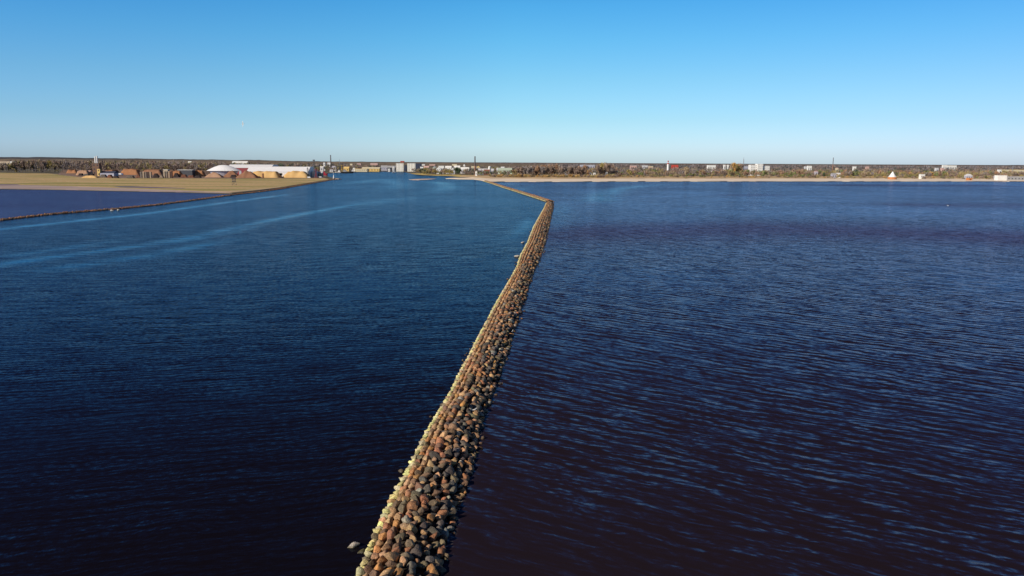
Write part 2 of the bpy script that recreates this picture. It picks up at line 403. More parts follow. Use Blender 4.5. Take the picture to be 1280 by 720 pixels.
sheet('mud_flat', G2([(-1600, 231), (-600, 232.6), (0, 235.9), (60, 236.6), (130, 238), (200, 239.4), (288, 241.3), (290, 237), (160, 234), (60, 230), (-600, 226)]), 0.5, mud, 0.3)
sheet('meadow', G2([(-1600, 225), (-600, 227.5), (0, 230.8), (60, 232), (110, 233.5), (150, 235.2), (230, 238.2), (290, 240.8), (318, 238.2), (350, 234.4), (375, 230.2), (400, 226.2),
                    (412, 224.2), (405, 222.6), (330, 222.2), (200, 222), (100, 220.5), (60, 217), (0, 216), (-600, 212)]), 0.6, meadow_m, 0.3)
sheet('bank_sand', G2([(255, 238.9), (290, 240.9), (330, 236.9), (352, 234.2), (350, 233.6), (330, 236), (300, 238.3)]), 0.68, mat('bank_sand', (0.46, 0.34, 0.2), .95, .1), 0.1)
pud = mat('pool_of_water', (0.11, 0.085, 0.16), 0.7, 0.1)
sheet('puddle', G2([(142, 233.3), (165, 233.2), (190, 234.0), (230, 235.3), (232, 235.8), (190, 235.2), (150, 234.4)]), 0.64, pud, 0.05)
sheet('puddle', G2([(0, 230.6), (22, 230.7), (26, 231.2), (8, 231.5), (-60, 231.3), (-60, 230.4)]), 0.64, pud, 0.05)
yard_m = mat('harbour_yard_ground', (0.16, 0.09, 0.055), 0.95, c2=(0.24, 0.16, 0.12), scale=0.03)
sheet('harbour_yard', G2([(72, 218.6), (100, 221.6), (160, 223.0), (300, 223.3), (400, 223.0), (409, 222.0), (406, 218.5), (398, 212), (270, 211.5), (80, 211.5)]), 0.72, yard_m, 0.3)
sand = mat('beach_sand', (0.74, 0.60, 0.46), 0.95, c2=(0.86, 0.73, 0.58), scale=0.02)
B0 = jitter([(600, 225.3), (607, 226.7), (611, 227.3), (680, 227.2), (760, 226.9), (900, 226.6), (1080, 226.6), (1280, 226.6), (1800, 228.6), (3000, 235.4)])
B1 = jitter([(3000, 231), (1800, 225), (1280, 223.8), (1200, 223.2), (1100, 223.2), (1000, 223.4), (900, 223.5), (760, 223.6), (680, 223.8), (610, 223.4), (590, 222.2), (560, 223.0), (557, 223.4), (575, 224.0), (592, 224.2)], 0.3)
sheet('beach', G2(B0 + B1), 0.9, sand, 0.6)
dune_m = mat('dune_grass', (0.50, 0.31, 0.17), 0.95, c2=(0.60, 0.46, 0.24), scale=0.03)
sheet('dune', G2(jitter([(575, 221.2), (612, 223.4), (680, 223.9), (760, 223.7), (900, 223.6), (1000, 223.5), (1100, 223.3), (1280, 223.9)], .2)
                 + jitter([(1280, 220.5), (1000, 220.5), (760, 220.5), (640, 219.6), (577, 219.8)], .2)), 1.15, dune_m, 0.4)
sheet('reed_spit', G2([(513, 216.9), (520, 218.1), (545, 219.5), (560, 219.8), (577, 221.0), (600, 221.0), (600, 219.3), (570, 218.3), (545, 218.0), (528, 216.6)]), 0.62, mat('reeds', (0.55, 0.40, 0.12), .95, .25, 0.05), 0.2)
sheet('sand_bar', G2([(511, 224.5), (520, 223.9), (533, 223.6), (546, 223.4), (540, 224.2), (534, 224.8), (524, 225.2), (516, 225.0)], 0), 0.3, mat('bar_sand', (0.62, 0.44, 0.33), .9, .15, 0.02), 0.4)

# far wooded hills
hill_m, n, b = nt('wooded_hills')
geo = node(n, 'ShaderNodeNewGeometry')
mp = node(n, 'ShaderNodeMapping'); mp.inputs['Scale'].default_value = (0.012, 0.012, 0.05); n.links.new(geo.outputs['Position'], mp.inputs[0])
z1 = node(n, 'ShaderNodeTexNoise', i_Scale=1.0, i_Detail=6.0); n.links.new(mp.outputs[0], z1.inputs['Vector'])
sp = node(n, 'ShaderNodeSeparateXYZ'); n.links.new(geo.outputs['Position'], sp.inputs[0])
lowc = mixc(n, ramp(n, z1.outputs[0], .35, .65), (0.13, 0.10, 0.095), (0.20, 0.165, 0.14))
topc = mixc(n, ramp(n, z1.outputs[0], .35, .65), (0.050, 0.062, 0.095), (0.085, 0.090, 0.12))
c = mixc(n, ramp(n, sp.outputs[2], 20.0, 25.0), lowc, topc)  # distance haze painted in: hilltops turn bluish with height
n.links.new(c, b.inputs['Base Color']); b.inputs['Roughness'].default_value = 1; b.inputs['Specular IOR Level'].default_value = 0
def hills(name, D, tops, dpx, rough, depth, m):
    xs = np.arange(tops[0][0], tops[-1][0] + 1, dpx); V = []; F_ = []
    for i, x in enumerate(xs):
        yt = np.interp(x, [t[0] for t in tops], [t[1] for t in tops]) + rough * noise.fractal(Vector((x * .05, D * .01, 0)), 1.0, 2.0, 4)
        p = at(x, yt, D); g = at(x, yt, D - depth); g2 = at(x, yt, D + depth)
        V += [(g.x, g.y, 0.4), (p.x, p.y - depth * .4, p.z * 0.8), (p.x, p.y, p.z), (g2.x, g2.y, 0.4)]
    for i in range(len(xs) - 1):
        for k in range(3): F_.append((4 * i + k, 4 * i + 4 + k, 4 * i + 5 + k, 4 * i + 1 + k))
    me = np_mesh(name, V, F_, True); return tag(link_mesh(name, me, m), kind='structure')
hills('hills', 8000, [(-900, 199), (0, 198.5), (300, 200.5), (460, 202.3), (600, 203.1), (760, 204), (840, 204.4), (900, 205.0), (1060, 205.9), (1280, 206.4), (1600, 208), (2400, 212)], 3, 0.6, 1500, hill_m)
hill2_m, n, b = nt('near_wooded_hill')
geo = node(n, 'ShaderNodeNewGeometry')
mp = node(n, 'ShaderNodeMapping'); mp.inputs['Scale'].default_value = (0.03, 0.03, 0.06); n.links.new(geo.outputs['Position'], mp.inputs[0])
z1 = node(n, 'ShaderNodeTexNoise', i_Scale=1.0, i_Detail=6.0); n.links.new(mp.outputs[0], z1.inputs['Vector'])
sp = node(n, 'ShaderNodeSeparateXYZ'); n.links.new(geo.outputs['Position'], sp.inputs[0])
c = mixc(n, ramp(n, sp.outputs[2], 27.0, 33.0), mixc(n, ramp(n, z1.outputs[0], .35, .65), (0.13, 0.11, 0.095), (0.25, 0.20, 0.15)), mixc(n, ramp(n, z1.outputs[0], .35, .65), (0.065, 0.07, 0.085), (0.11, 0.105, 0.11)))  # bluish haze painted into the upper part of the hill colour
n.links.new(c, b.inputs['Base Color']); b.inputs['Roughness'].default_value = 1; b.inputs['Specular IOR Level'].default_value = 0
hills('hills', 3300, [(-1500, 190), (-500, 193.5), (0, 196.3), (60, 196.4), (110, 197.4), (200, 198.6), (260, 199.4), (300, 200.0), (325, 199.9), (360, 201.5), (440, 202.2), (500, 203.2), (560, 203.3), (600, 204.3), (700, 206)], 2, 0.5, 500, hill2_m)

# ------------------------------------------------------------------ boulders
def icos(sub):
    bm = bmesh.new(); bmesh.ops.create_icosphere(bm, subdivisions=sub, radius=1.0)
    V = np.array([v.co[:] for v in bm.verts]); F_ = np.array([[v.index for v in f.verts] for f in bm.faces]); bm.free(); return V, F_
def rock_shape(V, seed, rough=0.5):
    out = []
    for v in V:
        p = Vector(v); k = 1 + rough * noise.noise(p * 1.1 + Vector((seed * 9.1, 0, 0))) + 0.12 * noise.noise(p * 2.6 + Vector((0, seed * 5.3, 0)))
        # flattish facets
        q = p * k
        for j in range(10):
            dd = Vector((math.sin(seed * 3 + j * 2.1), math.cos(seed * 1.7 + j * 1.3), math.sin(seed + j * 4.0) * .7)).normalized()
            e = q.dot(dd)
            if e > 0.62: q = q - dd * (e - 0.62) * 0.97
        out.append(q)
    return np.array([q[:] for q in out])
V3, F3 = icos(3); V2, F2 = icos(2); V1, F1 = icos(1)
SH = {3: [rock_shape(V3, s) for s in range(14)], 2: [rock_shape(V2, s) for s in range(14)], 1: [rock_shape(V1, s) for s in range(14)]}
FF = {3: F3, 2: F2, 1: F1}
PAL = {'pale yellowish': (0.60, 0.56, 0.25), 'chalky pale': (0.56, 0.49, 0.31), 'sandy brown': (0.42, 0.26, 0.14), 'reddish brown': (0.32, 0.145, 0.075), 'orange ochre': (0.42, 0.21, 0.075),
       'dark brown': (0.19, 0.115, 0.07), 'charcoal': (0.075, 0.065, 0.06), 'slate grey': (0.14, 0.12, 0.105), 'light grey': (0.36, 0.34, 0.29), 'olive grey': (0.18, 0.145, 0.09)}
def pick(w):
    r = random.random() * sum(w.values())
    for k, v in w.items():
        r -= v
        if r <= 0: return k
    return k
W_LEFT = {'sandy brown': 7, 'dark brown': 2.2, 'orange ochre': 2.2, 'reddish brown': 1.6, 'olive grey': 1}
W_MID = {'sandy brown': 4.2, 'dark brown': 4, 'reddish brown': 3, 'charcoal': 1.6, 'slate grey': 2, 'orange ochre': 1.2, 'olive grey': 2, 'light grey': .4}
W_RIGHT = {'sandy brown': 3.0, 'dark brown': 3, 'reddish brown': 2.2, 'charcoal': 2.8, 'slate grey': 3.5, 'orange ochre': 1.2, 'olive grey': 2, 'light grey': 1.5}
ROCKS = []
def make_rows(L, Rr, step0, rows_w, far_leg=False):
    """positions of the boulders on a stretch given by matching left and right water lines"""
    C = [(a + b) / 2 for a, b in zip(L, Rr)]; cum = [0]
    for a, b in zip(C, C[1:]): cum.append(cum[-1] + (b - a).length)
    def edges(s):
        for i in range(len(cum) - 1):
            if s <= cum[i + 1]:
                t = (s - cum[i]) / (cum[i + 1] - cum[i]); return L[i].lerp(L[i + 1], t), Rr[i].lerp(Rr[i + 1], t), (C[i + 1] - C[i]).normalized()
        return L[-1], Rr[-1], (C[-1] - C[-2]).normalized()
    total = cum[-1]
    w0 = np.mean([(b - a).length for a, b in zip(L, Rr)])
    nrow = max(5, int(round(w0 / rows_w)))
    for r in range(-1, nrow + 1):
        s = random.random() * step0
        while s < total:
            a, b_, dr = edges(s); w = b_ - a
            u = (r + 0.5) / nrow * 0.965
            sx = random.uniform(0.85, 1.2); st = step0
            if r == 0: st = step0 * 0.82
            if r in (1, 2): st = step0 * 1.12
            jit = 0.05 if r <= 3 else 0.30
            uu = u + random.uniform(-1, 1) * jit / nrow
            p = a + w * uu; z = prof(uu) + random.uniform(-.07, .09)
            if r == -1: z = -0.33 + random.uniform(-.12, .08)
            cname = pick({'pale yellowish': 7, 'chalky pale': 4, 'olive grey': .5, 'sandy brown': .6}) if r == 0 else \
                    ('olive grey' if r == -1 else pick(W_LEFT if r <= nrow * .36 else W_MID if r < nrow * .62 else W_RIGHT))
            width = w.length / nrow
            ax = math.atan2(dr.y, dr.x)
            if r == 0: kk = random.choice((.75, .9, 1, 1.15)); dims = (st * .52 * kk, width * .62 * random.uniform(.8, 1.15), .26 * random.uniform(.8, 1.3)); ang = ax + random.uniform(-.5, .5)
            elif r in (1, 2): dims = (st * .60 * random.uniform(.9, 1.25), width * .56, .36); ang = ax + random.uniform(-.25, .25)
            elif r == -1: dims = (.35, .3, .25); ang = random.random() * 6
            else:
                k = random.choice((.7, .85, 1.0, 1.05, 1.15, 1.4)) * random.uniform(.93, 1.07); dims = (st * .62 * k * random.uniform(.9, 1.25), width * .52 * k, .34 * k); ang = random.uniform(-.9, .9) + (0 if random.random() < .6 else 1.5)
            ROCKS.append(dict(p=p, z=z, c=cname, dims=dims, ang=ang, tilt=(random.uniform(-.25, .25), random.uniform(-.25, .25) - .25 * (uu - .5)), v=random.randrange(14), u=uu, r=r, nrow=nrow))
            s += st * random.uniform(.88, 1.12)
    # stray stones half under water beyond the outline
    for _ in range(int(total * .55)):
        a, b_, dr = edges(random.random() * total); w = b_ - a; right = random.random() < .75; e = abs(random.gauss(0, .55)) + .1
        uu = 1 + e / w.length if right else -e * .5 / w.length
        ROCKS.append(dict(p=a + w * uu, z=random.uniform(-.2, .02), c=pick({'dark brown': 3, 'olive grey': 2, 'charcoal': 1}), dims=(random.uniform(.25, .5), random.uniform(.22, .4), random.uniform(.2, .32)), ang=random.random() * 6,
                          tilt=(random.uniform(-.3, .3), random.uniform(-.3, .3)), v=random.randrange(14), u=uu, r=-1, nrow=nrow))
# the near leg in two grades: finer stones are not resolved beyond about 200 m
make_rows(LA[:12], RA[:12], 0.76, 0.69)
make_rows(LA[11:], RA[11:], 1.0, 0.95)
perp = []
for i, p in enumerate(CB):
    a = CB[max(0, i - 1)]; c_ = CB[min(len(CB) - 1, i + 1)]; d_ = (c_ - a); d_.z = 0; d_.normalize(); perp.append(Vector((-d_.y, d_.x, 0)))
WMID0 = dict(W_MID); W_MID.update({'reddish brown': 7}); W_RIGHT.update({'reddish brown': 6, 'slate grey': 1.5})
make_rows([p + q * 2.8 for p, q in zip(CB, perp)], [p - q * 3.3 for p, q in zip(CB, perp)], 1.5, 1.4)
# left-hand end of the breakwater goes under the frame
def euler_m(r):
    from mathutils import Euler
    return Euler((r['tilt'][0], r['tilt'][1], r['ang'])).to_matrix()
def tint(c):
    k = random.uniform(.85, 1.3); return tuple(min(.8, v * k * random.uniform(.93, 1.07)) for v in PAL[c])
vis = []
for r in ROCKS:
    x, y_ = proj(Vector((r['p'].x, r['p'].y, r['z'])))
    r['px'] = (x, y_); r['D'] = r['p'].y
    r['vis'] = r['p'].y > 30 and y_ < 724 and r['r'] >= 0
near_r = sorted([r for r in ROCKS if r['vis']], key=lambda r: r['D'])[:292]
nid = set(id(r) for r in near_r)
rock_me = []
for s in range(14):
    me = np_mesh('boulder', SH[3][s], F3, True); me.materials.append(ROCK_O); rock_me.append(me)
def where(r):
    if r['r'] == 0: return 'in the left waterline row'
    q = r['u']
    s = 'on the sunlit left flank' if q < .36 else 'on the crest' if q < .6 else 'on the shaded right flank' if q < .86 else 'at the right waterline'
    return s
def stretch(r):
    y_ = r['px'][1]
    return 'at the photo\'s bottom edge' if y_ > 694 else 'level with the lone pale rock' if y_ > 664 else 'just past the lone pale rock' if y_ > 625 else 'farther along the breakwater'
for r in near_r:
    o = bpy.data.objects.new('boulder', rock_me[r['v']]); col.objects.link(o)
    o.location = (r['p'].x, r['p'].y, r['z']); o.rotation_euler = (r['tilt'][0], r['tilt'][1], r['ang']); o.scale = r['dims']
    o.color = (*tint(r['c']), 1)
    a_ = r['dims'][0] / r['dims'][1]
    size = 'long' if a_ > 1.35 else 'small' if r['dims'][1] < .36 else 'rounded'
    tag(o, f"{size} {r['c']} boulder {where(r)}, {stretch(r)}", 'boulder', 'boulders of the near end of the breakwater')
def pile(name, rocks, lod, m, label=None, cat=None, kind=None):
    Vs, Fs, Cs = [], [], []; off = 0
    for r in rocks:
        l = lod(r); v = SH[l][r['v']] * np.array(r['dims']); v = v @ np.array(euler_m(r)).T + np.array((r['p'].x, r['p'].y, r['z']))
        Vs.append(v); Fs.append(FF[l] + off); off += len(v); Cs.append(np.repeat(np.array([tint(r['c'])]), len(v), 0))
    me = np_mesh(name, np.concatenate(Vs), np.concatenate(Fs), True, np.concatenate(Cs))
    return tag(link_mesh(name, me, m), label, cat, None, kind)
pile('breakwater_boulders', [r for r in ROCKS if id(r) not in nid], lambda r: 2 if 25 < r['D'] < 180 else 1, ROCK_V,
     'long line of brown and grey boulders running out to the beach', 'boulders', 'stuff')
# rubble core under them
def core(name, L, Rr, m):
    us = [-.15, 0.0, .1, .25, .45, .6, .8, .95, 1.15]; V = []; F_ = []
    for a, b_ in zip(L, Rr):
        for u in us:
            p = a + (b_ - a) * u; V.append((p.x, p.y, prof(u) - 0.3))
    k = len(us)
    for i in range(len(L) - 1):
        for j in range(k - 1): F_.append((i * k + j, i * k + j + 1, (i + 1) * k + j + 1, (i + 1) * k + j))
    return tag(link_mesh(name, np_mesh(name, V, F_), m), kind='structure')
core_m = mat('rubble_core', (0.035, 0.028, 0.022), 0.95, 0.4, 1.5)
core('breakwater_bed', LA, RA, core_m)
core('breakwater_bed', [p + q * 2.6 for p, q in zip(CB, perp)], [p - q * 3.0 for p, q in zip(CB, perp)], core_m)
# lone rocks in the water
def lone(px, py, dims, c, label, v=3, ang=.4, z=.1):
    p = G(px, py, z); o = bpy.data.objects.new('boulder', rock_me[v]); col.objects.link(o); o.location = (p.x, p.y, z)
    o.scale = dims; o.rotation_euler = (.1, -.2, ang); o.color = (*c, 1); tag(o, label, 'boulder')
lone(442.5, 681.5, (.62, .27, .27), (.46, .41, .36), 'pale grey boulder lying alone in the dark water left of the breakwater', 5, .3, .12)
lone(451, 690.5, (.4, .3, .2), (.10, .09, .03), 'mossy boulder half under water between the lone pale boulder and the breakwater', 2, .3, -.02)
lone(646.3, 320.6, (.9, .6, .45), (.6, .56, .5), 'white rock in the water hard against the left side of the breakwater', 7, .2, .1)
lone(652.8, 303.4, (.9, .6, .35), (.5, .45, .42), 'small rock in the water off the left side, near the breakwater bend', 8, .2, .05)
# the left-hand breakwater: far off, one mass of stones
ROCKS2 = []
for (a, dr) in resample([p for p in LEFT_MOLE] + [G(352, 236), G(377, 231.6), G(400, 227.6), G(415, 225), G(426, 224)], 1.3):
    q = Vector((-dr.y, dr.x, 0))
    for k in range(3):
        u = (k - 1) * .85
        ROCKS2.append(dict(p=a + q * (u + random.uniform(-.3, .3)), z=.42 - abs(u) * .35 + random.uniform(-.15, .2), c=pick({'reddish brown': 5, 'dark brown': 6, 'sandy brown': .6, 'charcoal': 1, 'orange ochre': .5}),
                           dims=(random.uniform(.6, .95), random.uniform(.5, .8), .5), ang=random.random() * 6, tilt=(random.uniform(-.4, .4), random.uniform(-.4, .4)), v=random.randrange(14)))
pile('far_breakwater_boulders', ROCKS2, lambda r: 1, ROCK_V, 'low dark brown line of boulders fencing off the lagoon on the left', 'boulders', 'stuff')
for x, y_, k in ((139.5, 263.2, 0), (148, 262.6, 1)):
    lone(x, y_, (1.1, .8, .6), (.62, .6, .58), ['whitish stone in front of the left breakwater, left one of a pair', 'whitish stone in front of the left breakwater, right one of a pair'][k], 4 + k, 0, .2)

# ------------------------------------------------------------------ birds
WHITE_F = mat('white_feathers', (0.75, 0.75, 0.74), .8, .05); GREY_F = mat('grey_feathers', (0.35, 0.36, 0.38), .8, .05); BEAK = mat('yellow_beak', (0.6, 0.4, 0.05), .5, .05)
def gull(p, label, fly=False, s=1.0, rz=0.0):
    t = thing('gull', label, 'bird', p, rz)
    MB().bar((-.22, 0, .1), (0, 0, .13), .04, 8, .085).bar((0, 0, .13), (.16, 0, .17), .085, 8, .05).bar((.14, 0, .17), (.21, 0, .27), .045, 8, .04).build('body', WHITE_F, t, smooth=True)
    MB().lathe(.23, 0, [(.01, .24), (.045, .27), (.045, .3), (.01, .33)], 8).build('head', WHITE_F, t, smooth=True)
    MB().bar((.26, 0, .285), (.33, 0, .275), .014, 5, .004).build('beak', BEAK, t)
    for sg in (-1, 1):
        if fly: MB().add([(.1, sg * .05, .16), (-.08, sg * .05, .16), (-.05, sg * .35, .26), (.1, sg * .35, .28), (-.1, sg * .68, .2), (-.06, sg * .68, .21)], [(0, 1, 2, 3), (3, 2, 4, 5)]).build('wing', WHITE_F, t)
        else: MB().add([(.08, sg * .075, .16), (-.28, sg * .02, .13), (-.1, sg * .085, .08), (.05, sg * .09, .1)], [(0, 1, 2, 3)]).build('wing', GREY_F, t)
    t.scale = (s, s, s); return t
gull(at(303.5, 155.5, 180), 'small pale gull gliding in the clear sky above the left woods', True, 1.1, .3).rotation_euler = (R(65), 0, .3)
pb = G(1185, 257.6)
gull((pb.x, pb.y, -.02), 'white bird afloat on the open water at the far right', False, 2.2, 2.8)
gull((G(640.5, 416).x, G(640.5, 416).y, .12), 'white gull standing at the right waterline of the breakwater, below mid picture', False, 1.1, 1.2)
gull((G(593, 521).x, G(593, 521).y, .7), 'white gull among grey stones on the right flank of the breakwater', False, 1.0, .3)

# ------------------------------------------------------------------ buildings
WIN = mat('window_glass', (0.03, 0.04, 0.055), 0.15, 0.2)
def cmat(c, nm): return mat(nm, c, .8, .07, .15)
COLS = dict(ivory=(.86, .82, .72), white=(0.78, 0.77, 0.74), cream=(0.68, 0.60, 0.42), yellow=(0.72, 0.50, 0.18), beige=(0.46, 0.38, 0.28), lavender=(0.42, 0.42, 0.50), grey=(0.33, 0.33, 0.34), dark=(0.06, 0.065, 0.08),
            navy=(0.04, 0.05, 0.09), red=(0.42, 0.05, 0.035), brick=(0.22, 0.09, 0.06), brown=(0.16, 0.09, 0.06), palegreen=(0.55, 0.62, 0.48), pink=(0.55, 0.36, 0.32), blue=(0.12, 0.18, 0.32),
            orange=(0.5, 0.2, 0.07), lightgrey=(0.6, 0.6, 0.62), maroon=(0.22, 0.03, 0.05))
BLD = []       # (px0, px1, ytop, ybottom seen, D) to keep trees from standing in front
def building(px0, px1, yt, yb, D, wall, roof, label, cat='building', shape='flat', depth=None, wins=(3, 1), name='building', rz=0.0, group=None, rh=None, winc=None, ww=.15, wh=.18):
    a = at(px0, yt, D); b_ = at(px1, yt, D); w = b_.x - a.x; top = (a.z + b_.z) / 2; base = 0.4
    depth = depth or max(8.0, min(w * .6, 40)); h = top - base
    BLD.append((px0, px1, yt, yb, D))
    t = thing(name, label, cat, ((a.x + b_.x) / 2, D, base), rz, group)
    rh = rh if rh is not None else {'flat': .5, 'gable': min(h * .35, w * .3), 'gable_end': min(h * .4, w * .45), 'hip': min(h * .35, 5)}[shape]
    hw = h - rh; W = cmat(COLS[wall], 'wall_' + wall); RF = cmat(COLS[roof], 'roof_' + roof)
    MB().box(-w / 2, 0, 0, w / 2, depth, hw).build('wall', W, t)
    e = min(.5, w * .04)
    if shape == 'flat': MB().box(-w / 2 - e, -e, hw + .003, w / 2 + e, depth + e, h).build('roof', RF, t)
    elif shape == 'gable': MB().gable(-w / 2 - e, -e, w / 2 + e, depth + e, hw + .003, h, 'x').build('roof', RF, t)
    elif shape == 'gable_end': MB().gable(-w / 2 - e, -e, w / 2 + e, depth + e, hw + .003, h, 'y').build('roof', RF, t)
    else: MB().add([(-w / 2 - e, -e, hw), (w / 2 + e, -e, hw), (w / 2 + e, depth + e, hw), (-w / 2 - e, depth + e, hw), (-w / 4, depth / 2, h), (w / 4, depth / 2, h)],
                   [(0, 3, 2, 1), (0, 1, 5, 4), (1, 2, 5), (2, 3, 4, 5), (3, 0, 4)]).build('roof', RF, t)
    nx, nz = wins
    if nx:
        cw = w / nx; chh = hw / nz
        me = None
        for i in range(nx):
            for j in range(nz):
                if me is None:
                    o = MB().box(-cw * ww, -.12, -chh * wh, cw * ww, .1, chh * wh).build('window', winc or WIN, t); me = o.data
                else: o = link_mesh('window', me, None, t)
                o.location = (-w / 2 + cw * (i + .5), 0, chh * (j + .55))
    return t

# --- town round the river mouth (centre)
apt_l = 'white apartment block on the river bank, '
for (a, b_, lab) in ((495, 504, apt_l + 'left one with a red rooftop hut'), (509, 519, apt_l + 'the right one beside a dark block')):
    building(a, b_, 204.0, 213.2, 2150, 'ivory', 'white', lab, 'apartment block', 'flat', 14, (5, 8), 'apartment_block', rh=.8, ww=.14, wh=.38, winc=mat('light_grey_glass', (.22, .22, .25), .4, .2))  # light grey is the panes' own colour
for (a, b_, yt, lab) in ((504.2, 508, 206.5, 'narrow dark block wedged between the two white apartment blocks'), (519.5, 526.5, 204.2, 'dark shaded apartment block right of the white ones')):
    building(a, b_, yt, 213, 2210, 'navy', 'dark', lab, 'apartment block', 'flat', 14, (3, 6), 'apartment_block')  # navy wall colour stands in for the shade on these blocks
p = at(502.5, 202.2, 2152)
t = thing('rooftop_hut', 'red brick rooftop hut on the left white apartment block', 'rooftop hut', (p.x, 2156, at(502.5, 203.95, 2156).z))
MB().box(-5, 0, 0, 5, 8, 4).build('wall', cmat(COLS['brick'], 'wall_brick'), t); MB().gable(-5.5, -.5, 5.5, 8.5, 4.003, 6).build('roof', cmat(COLS['red'], 'roof_red'), t)
